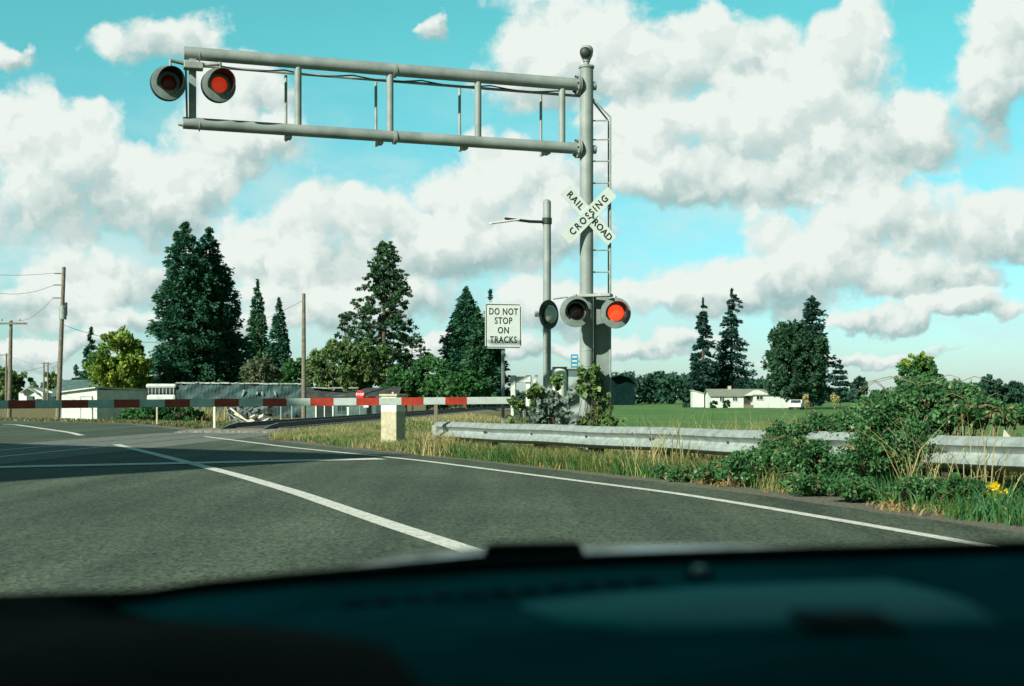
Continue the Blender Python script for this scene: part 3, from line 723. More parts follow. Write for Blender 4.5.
def conifer(H, prof, n, size, rag=.3, droop=.25, gap=0.0, start=.06, asp=.5, whorl=None, lobes=0.0, per=26):
    """prof: list of (t, r) crown radius against height fraction"""
    ts = np.array([p[0] for p in prof]); rs = np.array([p[1] for p in prof])
    nb = max(40, n//per); out_c = []; out_a = []; limbs = []
    lob = RNG.uniform(0, 6.28, 6)
    w = np.interp(np.linspace(0, 1, 200), ts, rs)+.15; cdf = np.cumsum(w*(np.linspace(0, 1, 200) > start)); cdf /= cdf[-1]
    for b in range(nb):
        t = float(np.interp(RNG.random(), cdf, np.linspace(0, 1, 200)))
        if whorl: t = round(t*whorl)/whorl+RNG.normal()*.006
        t = min(max(t, start), .995); a = RNG.uniform(0, 6.283)
        if gap and math.sin(a*2+lob[0]+t*17)*math.sin(t*31+lob[1]) > 1-gap: continue
        r = float(np.interp(t, ts, rs))*(1-rag*RNG.random()**1.3)*(1+lobes*math.sin(3*a+lob[2]+t*9)*math.sin(t*23+lob[3]))
        d = np.array([math.cos(a), math.sin(a), 0])
        k = max(6, int(n/nb*(.35+.9*r/max(rs.max(), .1))))
        s = np.sqrt(RNG.uniform(.04, 1.0, k))
        z = t*H-droop*r*(s**1.6)+droop*.35*r*(s > .8)*(s-.8)*5
        side = np.array([-d[1], d[0], 0])
        wdt = (.07+.17*r*(1-.55*s))
        pos = d[None]*(s*r)[:, None]+side[None]*(RNG.normal(size=k)*wdt)[:, None]; pos[:, 2] = z+RNG.normal(size=k)*(.04*r+.08)
        out_c.append(pos); out_a.append(np.tile(d, (k, 1))+np.array([0, 0, -droop*.8])+side[None]*(RNG.normal(size=k)*.5)[:, None])
        if b % 6 == 0: limbs.append((t*H, a, r*.8, -droop*r*.5))
    # leader
    k = max(10, n//150); z = H*RNG.uniform(.93, 1.0, k); out_c.append(np.stack([RNG.normal(size=k)*.05, RNG.normal(size=k)*.05, z], 1)); out_a.append(np.tile([0, 0, 1.0], (k, 1))+RNG.normal(size=(k, 3))*.5)
    c = np.concatenate(out_c); ax_ = np.concatenate(out_a)
    return leaves(c, size, ax_, asp=asp, jit=.3), limbs

def broad(ells, n, size, clump=.22, nclump=60, shell=.45, asp=.65):
    """ells: ellipsoids ((x,y,z),(rx,ry,rz)); leaf clumps through their outer shell"""
    vol = np.array([e[1][0]*e[1][1]*e[1][2] for e in ells])**.66; vol /= vol.sum(); C = []; A = []
    for e, v in zip(ells, vol):
        c0 = np.array(e[0]); r = np.array(e[1]); nc = max(8, int(nclump*v)); per = max(5, int(n*v/nc))
        d = unit(RNG.normal(size=(nc, 3))); rad = RNG.uniform(shell, 1.0, (nc, 1))**.6
        cc = d*rad
        for i in range(nc):
            sc = clump*RNG.uniform(.5, 1.35)
            p = cc[i]+unit(RNG.normal(size=(per, 3)))*(RNG.random((per, 1))**.45)*sc
            C.append(c0+p*r); A.append(np.tile(d[i], (per, 1))+np.array([0, 0, -.2]))
    C = np.concatenate(C); A = np.concatenate(A)
    return leaves(C, size, A, asp=asp, jit=.7)
def base_at(px, Y): 
    x = (px-CX)/F*Y; return Vector((x, Y, gz(x, Y)))
def hgt(y, Y, b): return EYE+(HY-y)/F*Y-b.z

def pine(H, prof, nbr, n, size, start=.2, pad=.9):
    ts = [p[0] for p in prof]; rs = [p[1] for p in prof]; ells = []; limbs = []; a = 0
    for i in range(nbr):
        t = start+(1-start)*(i/nbr)**.95; a += 2.4+RNG.normal()*.35; r = float(np.interp(t, ts, rs))*RNG.uniform(.62, 1.12)
        up = .10*r+.25*r*(t-.5); limbs.append((t*H, a, r, up))
        for f_ in ((.55, .95) if r > 1.0 else (.8,)):
            p = pad*RNG.uniform(.6, 1.15)*(.55+.45*(1-t))*(1.0 if f_ > .6 else .75)
            ells.append(((math.cos(a)*r*f_, math.sin(a)*r*f_, t*H+up*f_), (p, p, p*.55)))
    ells.append(((0, 0, H*.965), (.35*pad, .35*pad, H*.035)))
    return broad(ells, n, size, clump=.4, nclump=len(ells)*7, shell=.3, asp=.45), limbs
def put_pine(name, label, px, top, Y, prof_px, nbr, n, size, m, group=None, **k):
    b = base_at(px, Y); H = hgt(top, Y, b); cr, limbs = pine(H, [(t, r*Y/F) for t, r in prof_px], nbr, n, size, **k)
    return place_tree(name, label, 'tree', b, cr, m, trunk_mesh(H, max(.12, H*.014), limbs, top=.97), group)
# --- conifers left
def put_conifer(name, label, px, top, Y, prof_px, n, size, m, group=None, **k):
    b = base_at(px, Y); H = hgt(top, Y, b); sc = Y/F
    prof = [(t, r*sc) for (t, r) in prof_px]
    cr, limbs = conifer(H, prof, n, size, **k)
    return place_tree(name, label, 'tree', b, cr, m, trunk_mesh(H, max(.12, H*.016), limbs), group)
GL = 'tall conifers beyond the tracks'
put_conifer('conifer_tree', 'huge dense dark conifer beyond the tracks, the tallest tree, left of its twin', 186, 223, 118,
            [(0, 42), (.14, 48), (.22, 42), (.34, 41), (.5, 37), (.66, 31), (.8, 25), (.9, 17), (.96, 10), (1, 3)], 46000, .36, 'needle_dark', GL, rag=.36, droop=.30, lobes=.2, per=80)
put_conifer('conifer_tree', 'huge dark conifer merging with the right side of the tallest tree', 209, 228, 121,
            [(0, 42), (.15, 44), (.35, 42), (.55, 36), (.72, 28), (.86, 18), (.95, 9), (1, 2.5)], 42000, .36, 'needle_dark', GL, rag=.36, droop=.30, lobes=.2, per=80)
put_conifer('conifer_tree', 'slim blue green conifer just right of the two huge ones', 257.5, 280, 140,
            [(0, 17), (.3, 17), (.6, 12), (.85, 6), (1, .5)], 12000, .36, 'needle_mid', GL, rag=.35, droop=.25)
put_conifer('conifer_tree', 'slim darker conifer left of the bare wooden pole', 279, 298, 138,
            [(0, 18), (.3, 17), (.6, 12), (.85, 6), (1, .5)], 12000, .36, 'needle_dark', GL, rag=.35, droop=.3)
put_pine('pine_tree', 'tall ragged pine with open branches and a visible trunk, left of the sign', 384, 242, 125,
            [(0, 2), (.2, 14), (.3, 26), (.5, 31), (.62, 27), (.75, 20), (.86, 13), (.95, 6), (1, 2)], 70, 26000, .30, 'needle_pine', GL, start=.24, pad=1.3)
put_pine('pine_tree', 'small open pine showing left of the tall ragged pine', 345, 312, 135, [(0, 10), (.5, 16), (.75, 10), (1, 1)], 26, 4200, .30, 'needle_pine', GL, start=.35, pad=.8)
put_pine('pine_tree', 'low flat topped pine showing right of the tall ragged pine', 412, 336, 135, [(0, 10), (.5, 18), (.8, 18), (.93, 12), (1, 5)], 24, 4600, .30, 'needle_pine', GL, start=.4, pad=.95)
put_conifer('conifer_tree', 'broad dark conifer partly behind the DO NOT STOP sign', 466, 288, 130,
            [(0, 36), (.2, 35), (.45, 31), (.65, 24), (.85, 14), (1, 2)], 24000, .38, 'needle_dark', GL, rag=.4, droop=.3, lobes=.2)
put_conifer('conifer_tree', 'lighter green conifer in front of the broad dark one near the sign', 478, 308, 122,
            [(0, 21), (.3, 20), (.6, 14), (.85, 7), (1, .5)], 9000, .40, 'needle_mid', GL, rag=.3, droop=.2)
put_conifer('conifer_tree', 'dark conifer whose tip shows above the right edge of the sign', 490, 291, 134,
            [(0, 26), (.3, 22), (.6, 13), (.85, 5), (1, .5)], 8000, .42, 'needle_dark', GL, rag=.4, droop=.25)
put_conifer('conifer_tree', 'dark scraggy conifer behind the left of the yellow tree', 91, 328, 150,
            [(0, 17), (.4, 13), (.7, 8), (1, 1)], 5000, .44, 'needle_dark', GL, rag=.55, gap=.3, droop=.15, )
put_conifer('conifer_tree', 'dark low conifer left of the yellow tree and right of the transformer pole', 76, 366, 150,
            [(0, 12), (.5, 10), (1, 1)], 2600, .42, 'needle_dark', GL, rag=.5, droop=.15)
# --- broadleaf left
def put_broad(name, label, px, Y, ells_px, n, size, m, cat='tree', group=None, nclump=70, trunk_r=.2, **k):
    b = base_at(px, Y); s = Y/F; ells = []
    for (cx_, cy_, rx, ry) in ells_px:
        ells.append((((cx_-px)*s, RNG.uniform(-.3, .3)*rx*s, hgt(cy_, Y, b)), (rx*s, rx*s*.9, ry*s)))
    Ht = max(e[0][2] for e in ells)
    limbs = [(Ht*.35, RNG.uniform(0, 6.28), e[1][0]*.7, Ht*.4) for e in ells for _ in range(3)]
    return place_tree(name, label, cat, b, broad(ells, n, size, nclump=nclump, **k), m, trunk_mesh(Ht, trunk_r, limbs), group)
put_broad('broadleaf_tree', 'bright yellow green rounded tree behind the white shed', 120, 112, [(119, 362, 27, 33), (108, 376, 18, 22), (134, 374, 19, 24)], 17000, .30, 'leaf_yellow', nclump=190, clump=.2)
put_broad('broadleaf_tree', 'wide olive green tree behind the dark roofed bungalow', 347, 110, [(340, 368, 30, 26), (366, 366, 26, 27), (318, 376, 14, 18)], 18000, .28, 'leaf_olive', nclump=210, clump=.2)
put_broad('shrub', 'fresh green bushy shrub left of the concrete post', 405, 108, [(403, 382, 17, 17), (395, 390, 14, 12)], 8000, .27, 'leaf_green', 'shrub', nclump=110)
put_broad('shrub', 'fresh green bushy tree above the gate arm right of the concrete post', 434, 108, [(432, 374, 20, 19), (444, 386, 20, 15), (424, 388, 20, 14)], 11000, .27, 'leaf_green', 'shrub', nclump=150)
put_broad('shrub', 'green shrub at the foot of the dark conifers left of the sign', 466, 106, [(464, 386, 20, 16), (482, 392, 16, 13)], 5000, .32, 'leaf_green', 'shrub')
put_broad('shrub', 'brownish thin bush at the right foot of the huge conifers', 261, 112, [(262, 374, 19, 17), (252, 384, 14, 12)], 4000, .30, 'leaf_dull', 'shrub')
put_broad('shrub', 'dark green bush behind the bare wooden pole', 297, 116, [(296, 375, 17, 16)], 3600, .32, 'leaf_green', 'shrub')
put_broad('broadleaf_tree', 'rounded olive tree at the far left edge behind the crossarm pole', 12, 380, [(6, 385, 20, 16), (24, 387, 13, 13)], 6000, .9, 'leaf_olive')
put_broad('broadleaf_tree', 'small olive tree between the paired far poles and the transformer pole', 50, 380, [(51, 386, 9, 14), (44, 392, 8, 8)], 3000, .9, 'leaf_olive')
# --- right
GRt = 'trees round the white farmhouse'
put_conifer('spruce_tree', 'slender ragged spruce left of the white farmhouse, the shorter of two', 703, 298, 225,
            [(0, 18), (.2, 18), (.45, 14), (.7, 9), (.88, 6), (1, .6)], 13000, .52, 'needle_far', GRt, rag=.55, droop=.38, gap=.3, lobes=.3, per=70)
put_conifer('spruce_tree', 'tall ragged spruce behind the white farmhouse roof, taller of two', 731.5, 289, 232,
            [(0, 33), (.15, 32), (.35, 25), (.5, 18), (.65, 16), (.8, 9), (.93, 9), (1, .8)], 20000, .52, 'needle_far', GRt, rag=.55, droop=.38, gap=.3, lobes=.3, per=70)
put_conifer('spruce_tree', 'dark spruce rising behind the big round tree', 812, 296, 222,
            [(0, 22), (.3, 22), (.55, 20), (.72, 12), (.85, 13), (.95, 8), (1, 2)], 11000, .62, 'needle_far', GRt, rag=.45, droop=.2, gap=.2, lobes=.3)
put_broad('broadleaf_tree', 'big rounded dark green tree right of the white farmhouse', 795, 196, [(788, 352, 22, 32), (804, 360, 22, 34), (778, 372, 15, 26), (812, 382, 18, 22), (795, 384, 26, 18), (796, 362, 30, 38), (790, 345, 20, 25)], 30000, .42, 'leaf_dark', group=GRt, nclump=330, clump=.2, trunk_r=.5)
put_conifer('pine_tree', 'small thin pine right of the big rounded tree', 840, 361, 250, [(0, 3), (.3, 8), (.6, 9), (.85, 6), (1, 2)], 1800, .9, 'needle_far', GRt, rag=.6, gap=.3, whorl=8, droop=0)
put_broad('broadleaf_tree', 'small round far tree between the thin pine and the bramble', 860, 260, [(858, 388, 8, 10)], 1500, .9, 'leaf_far', group=GRt)
yt = put_broad('broadleaf_tree', 'young yellow topped tree rising behind the bramble', 916, 60, [(916, 374, 18, 17), (905, 380, 13, 16), (929, 378, 12, 17), (916, 394, 22, 16)], 9000, .14, 'leaf_green', nclump=150, trunk_r=.1)
e_ = [(((cx_-916)*60/F, 0, hgt(cy_, 60, yt.location)), (rx*60/F, rx*.8*60/F, ry*60/F)) for (cx_, cy_, rx, ry) in [(914, 362, 13, 9), (925, 360, 9, 7), (905, 366, 8, 6), (930, 370, 7, 6)]]
quadmesh('crown', broad(e_, 2600, .14, nclump=40), 'leaf_yellow', yt)
put_broad('broadleaf_tree', 'far dark tree right of the young yellow topped tree', 985, 240, [(990, 388, 12, 12), (978, 394, 12, 9)], 2600, .8, 'leaf_far')
put_broad('broadleaf_tree', 'far dark tree at the right edge of the view', 1012, 240, [(1015, 394, 18, 11)], 2600, .8, 'leaf_far')

# far woods that read as one mass
def wood(spans, Y, n, size):
    C = []
    for (xa, xb, top, depth) in spans:
        m_ = int(n*(xb-xa)/100)
        nc = max(4, int((xb-xa)/3.2))
        cx_ = RNG.uniform(xa, xb, nc); YY_ = Y+RNG.uniform(0, depth, nc)
        for i in range(nc):
            b = base_at(cx_[i], YY_[i]); Hh = hgt(top+RNG.uniform(0, 5), YY_[i], b); k = m_//nc
            p = unit(RNG.normal(size=(k, 3)))*RNG.uniform(.6, 1, (k, 1)); r = Hh*.5
            C.append(np.array([b.x, b.y, b.z+r])+p*np.array([r*.8, r*.8, r]))
    c = np.concatenate(C); return leaves(c, size, None, asp=.8)
V = wood([(606, 706, 370, 30), (690, 775, 376, 25)], 330, 5200, 1.1)
tag(quadmesh('distant_wood', V, 'leaf_far'), 'dark far wood along the edge of the green field', 'wood', kind='stuff')
V = wood([(815, 1120, 388, 60), (955, 1120, 383, 60)], 420, 1800, 1.6)
tag(quadmesh('distant_wood', V, 'leaf_far'), 'low far line of trees along the right horizon', 'wood', kind='stuff')
V = wood([(-140, 62, 386, 60), (60, 560, 389, 60)], 380, 1500, 1.5)
tag(quadmesh('distant_wood', V, 'leaf_far'), 'low far line of trees along the left horizon', 'wood', kind='stuff')

# ------------------------------------------------------------------ buildings
def gable(mb, c, w, d, z0, z1, over=.25, th=.1, rz=0.0):
    """gabled roof slab pair, ridge along local x; returns nothing"""
    T = Matrix.Translation(c) @ Matrix.Rotation(rz, 4, 'Z')
    for sgn_ in (-1, 1):
        y = d/2+over; zb = z0-(z1-z0)*over/(d/2)
        vs = [(-w/2-over, sgn_*y, zb), (w/2+over, sgn_*y, zb), (w/2+over, 0, z1), (-w/2-over, 0, z1)]
        vs += [(x, yy, z+th) for (x, yy, z) in vs]
        mb.add([T @ Vector(v) for v in vs], [(0, 1, 2, 3), (4, 5, 6, 7), (0, 1, 5, 4), (1, 2, 6, 5), (2, 3, 7, 6), (3, 0, 4, 7)])
def gable_body(mb, c, w, d, z0, z1, zr, rz=0.0):
    T = Matrix.Translation(c) @ Matrix.Rotation(rz, 4, 'Z'); h = w/2; e = d/2
    vs = [(-h, -e, z0), (h, -e, z0), (h, e, z0), (-h, e, z0), (-h, -e, z1), (h, -e, z1), (h, e, z1), (-h, e, z1), (-h, 0, zr), (h, 0, zr)]
    mb.add([T @ Vector(v) for v in vs], [(0, 1, 5, 4), (1, 2, 6, 9, 5), (2, 3, 7, 6), (3, 0, 4, 8, 7)])
def window(parent, org, c, w, h, rz, m='white'):
    T = Matrix.Translation(Vector(c)-Vector(org)) @ Matrix.Rotation(rz, 4, 'Z'); mb = MB()
    fr = min(.09, w*.12)
    for (x, z, a_, b_) in ((0, h/2, w+fr, fr), (0, -h/2, w+fr, fr), (-w/2, 0, fr, h-fr), (w/2, 0, fr, h-fr), (0, 0, fr*.7, h-fr)):
        bm = bmesh.new(); bmesh.ops.create_cube(bm, size=1); bmesh.ops.scale(bm, vec=(a_, .08, b_), verts=bm.verts)
        bmesh.ops.transform(bm, matrix=T @ Matrix.Translation((x, -.03, z)), verts=bm.verts); mb.bm(bm)
    f = mb.build('window', m, parent)
    bm = bmesh.new(); bmesh.ops.create_cube(bm, size=1); bmesh.ops.scale(bm, vec=(w-.02, .03, h-.02), verts=bm.verts)
    bmesh.ops.transform(bm, matrix=T @ Matrix.Translation((0, -.01, 0)), verts=bm.verts); mb = MB(); mb.bm(bm); mb.build('pane', 'window', f)

# white shed
YS = 92; sb = base_at(97, YS); sb.z = -.75
shed = thing('shed', 'low white shed by the transformer pole with a door in its bright end', 'shed', sb)
fa = P(60, 0, YS-1.0); fb = P(97, 0, YS-1.6); fc = P(147, 0, YS+2.6)
z1 = P(0, 390, YS).z
def wallq(name, a, b, z0, z1, m, parent, org, th=.12, z1b=None):
    a = Vector((a.x, a.y, 0)); b = Vector((b.x, b.y, 0)); d = (b-a).normalized(); nn = Vector((-d.y, d.x, 0))*th
    z1b = z1 if z1b is None else z1b; mb = MB(org)
    vs = [a+Vector((0, 0, z0)), b+Vector((0, 0, z0)), b+Vector((0, 0, z1b)), a+Vector((0, 0, z1))]; vs += [v+nn for v in vs]
    mb.add(vs, [(0, 1, 2, 3), (7, 6, 5, 4), (0, 4, 5, 1), (1, 5, 6, 2), (2, 6, 7, 3), (3, 7, 4, 0)]); return mb.build(name, m, parent)
w1 = wallq('front_wall', fa, fb, sb.z, z1-.25, 'shed_white', shed, sb, z1b=z1+.1)
wallq('side_wall', fb+(fc-fb).normalized()*.02, fc, sb.z, z1, 'shed_grey', shed, sb, z1b=z1-.05)
back = Vector((fa.x, fa.y, 0))+(Vector((fc.x, fc.y, 0))-Vector((fb.x, fb.y, 0)))
wallq('back_wall', back, fa, sb.z, z1-.25, 'shed_white', shed, sb)
mb = MB(sb); nn = (fc-fb).normalized()
vs = [Vector((fa.x-.15, fa.y-.2, z1-.22)), Vector((fb.x-.05, fb.y-.25, z1+.13)), Vector((fc.x+.1, fc.y, z1+.0)), Vector((back.x, back.y, z1-.25))]
vs += [v+Vector((0, 0, .09)) for v in vs]
mb.add(vs, [(0, 1, 2, 3), (4, 5, 6, 7), (0, 1, 5, 4), (1, 2, 6, 5), (2, 3, 7, 6), (3, 0, 4, 7)]); mb.build('roof', 'pale_roof', shed)
dw = (fb-fa); dm = fa+dw*.72; rzw = math.atan2(dw.y, dw.x)
mb = MB(sb); mb.box((dm.x, dm.y-.03, sb.z+.95), (.85, .05, 1.9), rz=rzw); do = mb.build('door', 'shed_white', shed)
mb = MB(sb)
for off in (-.44, .44): mb.box((dm.x+off*math.cos(rzw), dm.y-.05+off*math.sin(rzw), sb.z+.98), (.05, .06, 1.96), rz=rzw)
mb.box((dm.x, dm.y-.05, sb.z+1.93), (.93, .06, .05), rz=rzw); mb.build('door_frame', 'galv_dull', do)
mb = MB(sb); mb.box((dm.x+.3, dm.y-.08, sb.z+.95), (.1, .05, .06)); mb.build('handle', 'dark_metal', do)
mb = MB(sb); q = fa+dw*.22; mb.box((q.x, q.y-.4, sb.z+.2), (.6, .5, .4), rz=.2, bev=.04); o = mb.build('crate', 'dark_metal'); o.location = sb; tag(o, 'dark box on the grass against the white shed', 'crate')
# dark gabled barn behind the shed
bb = base_at(84, 118); barn = thing('barn', 'dark teal roofed barn rising behind the white shed', 'barn', bb)
zE = P(0, 395, 118).z; zR = P(0, 380.5, 118).z
mb = MB(bb); gable_body(mb, (bb.x+.8, bb.y+3, 0), 7.4, 6, bb.z, zE, zR, .12); mb.build('wall', 'teal_wall', barn)
mb = MB(bb); gable(mb, (bb.x+.8, bb.y+3, 0), 7.4, 6, zE, zR, .3, .1, .12); mb.build('roof', 'teal_wall', barn)

# long derelict trailer under sheets
YT = 100; tb = base_at(225, YT); tb.z = -.75
tr = thing('mobile_home', 'long derelict mobile home with faded teal side and a bright ribbed white end', 'mobile home', tb)
zt1 = P(0, 383.5, YT).z; xa = P(176, 0, YT).x; xb = P(303, 0, YT).x
mb = MB(tb)
# side as a sagging sheet with many slightly displaced columns
ncol = 46; vs = []; rows = 7
for i in range(ncol+1):
    x = xa+(xb-xa)*i/ncol; top = zt1-.10*math.sin(i*.5)-.12*(i/ncol)+.06*math.sin(i*1.7)
    for j in range(rows+1):
        f_ = j/rows; vs.append((x, YT+.06*math.sin(i*1.3+j)+.05*math.cos(i*.7-j*2), tb.z+.35+(top-tb.z-.35)*f_))
fs = [(i*(rows+1)+j, (i+1)*(rows+1)+j, (i+1)*(rows+1)+j+1, i*(rows+1)+j+1) for i in range(ncol) for j in range(rows)]
mb.add(vs, fs); mb.box(((xa+xb)/2, YT+1.6, (tb.z+.35+zt1)/2-.1), (xb-xa-.1, 2.9, zt1-tb.z-.55)); mb.build('side_sheet', 'tarp', tr)
mb = MB(tb)
for i in range(26):
    x = xa+(xb-xa)*(i+.5)/26; mb.box((x, YT+1.4+.2*random.random(), zt1+.04+.05*random.random()-.004*i), ((xb-xa)/26*.98, 3.1, .06+.05*random.random()), M4=Matrix.Rotation(random.uniform(-.06, .06), 4, 'Y'))
mb.build('roof', 'pale_roof', tr)
xe0 = P(147, 0, YT).x; xe1 = P(176, 0, YT).x
mb = MB(tb); mb.box(((xe0+xe1)/2, YT+.9, tb.z+1.35), (xe1-xe0, 2.2, 1.5), bev=.18); mb.box(((xe0+xe1)/2, YT+.9, P(0, 386, YT).z), (xe1-xe0+.1, 2.3, .35), bev=.15); en = mb.build('front_end', 'shed_grey', tr)
mb = MB(tb)
for i in range(8):
    x = xe0+.15+(xe1-xe0-.3)*i/7; mb.box((x, YT-.1, P(0, 389, YT).z), (.07, .12, .75))
mb.build('ribs', 'galv_dull', en)
mb = MB(tb); mb.box(((xe0+xe1)/2, YT-.05, P(0, 389, YT).z), (xe1-xe0-.2, .1, .7)); mb.build('front_glass', 'window', en)
mb = MB(tb)
for (x, h) in ((243, .9), (257, .4), (262, .4), (275, .6)):
    q = P(x, 393, YT-.15); mb.box(q, (.12, .04, h*.6), M4=Matrix.Rotation(random.uniform(-.5, .5), 4, 'Y'))
mb.build('torn_strips', 'galv', tr)
# lean-to posts under the trailer's right end
mb = MB(tb)
for x in (272, 281, 292): q = P(x, 0, YT-1.2); mb.tube([(q.x, q.y, tb.z), (q.x, q.y, P(0, 403, YT).z)], .06, 6)
mb.build('prop', 'galv', tr)

# scrap heap in front, separate pieces
def scrap(name, label, parts, m):
    o = thing(name, label, 'scrap', parts[0][0]); mb = MB(parts[0][0])
    for (c, d, e) in parts: mb.box(c, d, M4=Matrix.Rotation(e[0], 4, 'Z') @ Matrix.Rotation(e[1], 4, 'Y') @ Matrix.Rotation(e[2], 4, 'X'), bev=.02)
    mb.build('panel', m, o); return o
YJ = 92
scrap('scrap_sheet', 'crumpled white sheet lying on the scrap heap by the tracks', [(P(258+random.uniform(-9, 9), 421-random.uniform(0, 5), YJ), (random.uniform(.3, .8), .4, .08), (random.uniform(-1, 1), random.uniform(-.6, .6), random.uniform(-.5, .5))) for _ in range(4)], 'litter')
scrap('scrap_beam', 'long pale beam leaning on the scrap heap by the tracks', [(P(243, 418, YJ-1), (2.3, .12, .12), (0, R(38), 0)), (P(246, 420, YJ-1.2), (1.9, .1, .1), (0, R(28), 0))], 'litter')
scrap('scrap_heap', 'dark tangle of scrap metal under the derelict mobile home', [(P(random.uniform(228, 272), random.uniform(408, 421), YJ+2), (random.uniform(.4, 1.6), .4, random.uniform(.1, .5)), (random.uniform(-1, 1), random.uniform(-.7, .7), 0)) for _ in range(22)], 'junk')
scrap('scrap_pipe', 'bent grey pipe frame on the left of the scrap heap', [(P(228, 413, YJ-1), (.08, .08, 1.2), (0, -.3, 0)), (P(236, 418, YJ-1), (1.3, .07, .07), (0, .5, 0)), (P(238, 422, YJ-1), (1.2, .07, .07), (0, .8, 0))], 'galv')

# teal bungalow with dark sagging roof
YB = 98; hb = base_at(345, YB); hb.z = -.75
bun = thing('bungalow', 'low teal bungalow with a dark sagging roof, behind the gate arm', 'house', hb)
xa = P(304, 0, YB).x; xb = P(396, 0, YB).x; ze = P(0, 395, YB).z
mb = MB(hb); mb.box(((xa+xb)/2, YB+2.5, (hb.z+ze)/2), (xb-xa, 5, ze-hb.z)); mb.build('wall', 'teal_wall', bun)
mb = MB(hb); vs = []; n1 = 24
for i in range(n1+1):
    x = xa-.3+(xb-xa+.6)*i/n1
    ed = ze+.12-.30*math.exp(-((i-9)/6)**2)+.1*math.sin(i*1.9)*.4; rd = P(0, 387, YB).z+.04*math.sin(i*.9)-.35*math.exp(-((i-10)/5)**2)
    vs += [(x, YB-.5, ed-.22), (x, YB-.5, ed), (x, YB+1.6, rd), (x, YB+5.3, ze)]
mb.add(vs, [(i*4+j, (i+1)*4+j, (i+1)*4+j+1, i*4+j+1) for i in range(n1) for j in range(3)]); rf = mb.build('roof', 'dark_roof', bun)
mb = MB(hb)
for (x, w) in ((318, 16), (334, 15), (352, 10)):
    q = P(x, 386.5, YB); mb.box((q.x, YB+1.2, q.z-.1), (w*YB/F, .9, .06), M4=Matrix.Rotation(random.uniform(-.05, .05), 4, 'Y'))
mb.build('roof_sheet', 'pale_roof', rf)
q = P(324.5, 411.5, YB); window(bun, hb, (q.x, YB, q.z), 1.3, 1.0, 0)
q = P(342, 408, YB); window(bun, hb, (q.x, YB, q.z), .7, .6, 0, 'teal_wall')
q = P(389, 402, YB-1.2); mb = MB(hb); mb.box((q.x, YB-1, q.z-.3), (1.9, 1.6, 1.5), bev=.05); mb.build('porch', 'tarp', bun)

# stop sign far across the track
ss_ = P(360, 394.5, 84); s0 = Vector((ss_.x, ss_.y, gz(ss_.x, ss_.y)))
st = thing('stop_sign', 'small red STOP sign seen above the gate arm in front of the bungalow', 'stop sign', s0)
mb = MB(s0); mb.tube([s0, (ss_.x, ss_.y, ss_.z+.2)], .035, 8); mb.build('post', 'galv', st)
T = Matrix.Translation(ss_-s0+Vector((0, -.05, 0))) @ Matrix.Rotation(R(90), 4, 'X') @ Matrix.Rotation(R(22.5), 4, 'Z')
mb = MB(); mb.lathe([(.30, -.004), (.30, .004)], T, 8); pl_ = mb.build('plate', 'stopred', st)
lettering('STOP', .22, Matrix.Translation(ss_-s0+Vector((0, -.056, 0))) @ FACE, pl_, m='white', bold=.02)
mb = MB(s0); q = P(366, 405.5, 84); mb.box((q.x, q.y, q.z), (.34, .03, .26), rz=-.1, bev=.01); mb.tube([q, (ss_.x, ss_.y, q.z)], .02, 6); mb.build('small_plate', 'white', st)

# white farmhouse in the field
YH = 212; fb_ = base_at(752, YH); fb_.z = -.75
fh = thing('farmhouse', 'long white single storey farmhouse with grey green roof across the field', 'house', fb_)
xa = P(711, 0, YH).x; xb = P(768, 0, YH).x; ze = P(0, 396, YH).z; zr = P(0, 389.5, YH).z
mb = MB(fb_); gable_body(mb, ((xa+xb)/2, YH+3.5, 0), xb-xa, 7, fb_.z, ze, zr); mb.build('wall', 'shed_white', fh)
mb = MB(fb_); gable(mb, ((xa+xb)/2, YH+3.5, 0), xb-xa, 7, ze, zr, .3, .12); mb.build('roof', 'grey_roof', fh)
xp0 = P(752, 0, YH).x; xp1 = P(788, 0, YH).x; zp = P(0, 395.5, YH).z; mb = MB(fb_)
mb.box(((xp0+xp1)/2, YH+.3, (fb_.z+zp)/2), (xp1-xp0, 3.4, zp-fb_.z)); mb.build('wing_wall', 'shed_white', fh)
mb = MB(fb_); mb.box(((xp0+xp1)/2, YH+.3, zp+.08), (xp1-xp0+.5, 3.9, .14)); mb.build('wing_roof', 'grey_roof', fh)
xg = P(757, 0, YH).x; mb = MB(fb_); vs = [(xg-2.2, YH-1.5, zp-.02), (xg+2.2, YH-1.5, zp-.02), (xg, YH-1.5, zp+.9), (xg-2.2, YH+2.5, zp-.02), (xg+2.2, YH+2.5, zp-.02), (xg, YH+2.5, zp+.9)]
mb.add(vs, [(0, 1, 2), (5, 4, 3), (0, 2, 5, 3), (1, 4, 5, 2)]); mb.build('gable', 'shed_white', fh)
q = P(747, 400, YH-.05); mb = MB(fb_); mb.box((q.x, YH-.02, q.z-.2), (1.1, .1, 2.0)); do = mb.build('door', 'dark_metal', fh)
mb = MB(fb_); mb.box((q.x+.35, YH-.1, q.z-.2), (.1, .08, .12)); mb.build('handle', 'galv', do)
mb = MB(fb_); mb.box((q.x+.5, YH-.7, fb_.z+.35), (2.0, 1.3, .5)); mb.box((q.x-.1, YH-1.2, fb_.z+.75), (1.4, .08, .08)); mb.build('porch_step', 'wood', fh)
q = P(758, 397.8, YH); window(fh, fb_, (q.x, YH-1.42, q.z), 1.1, .7, 0, 'shed_white')
for px in (722, 735): q = P(px, 400, YH); window(fh, fb_, (q.x, YH, q.z+.15), .8, .7, 0, 'shed_white')
mb = MB(fb_); q = P(733, 389, YH); mb.box((q.x, YH+3.5, zr+.25), (.5, .5, .7)); mb.build('chimney', 'concrete', fh)
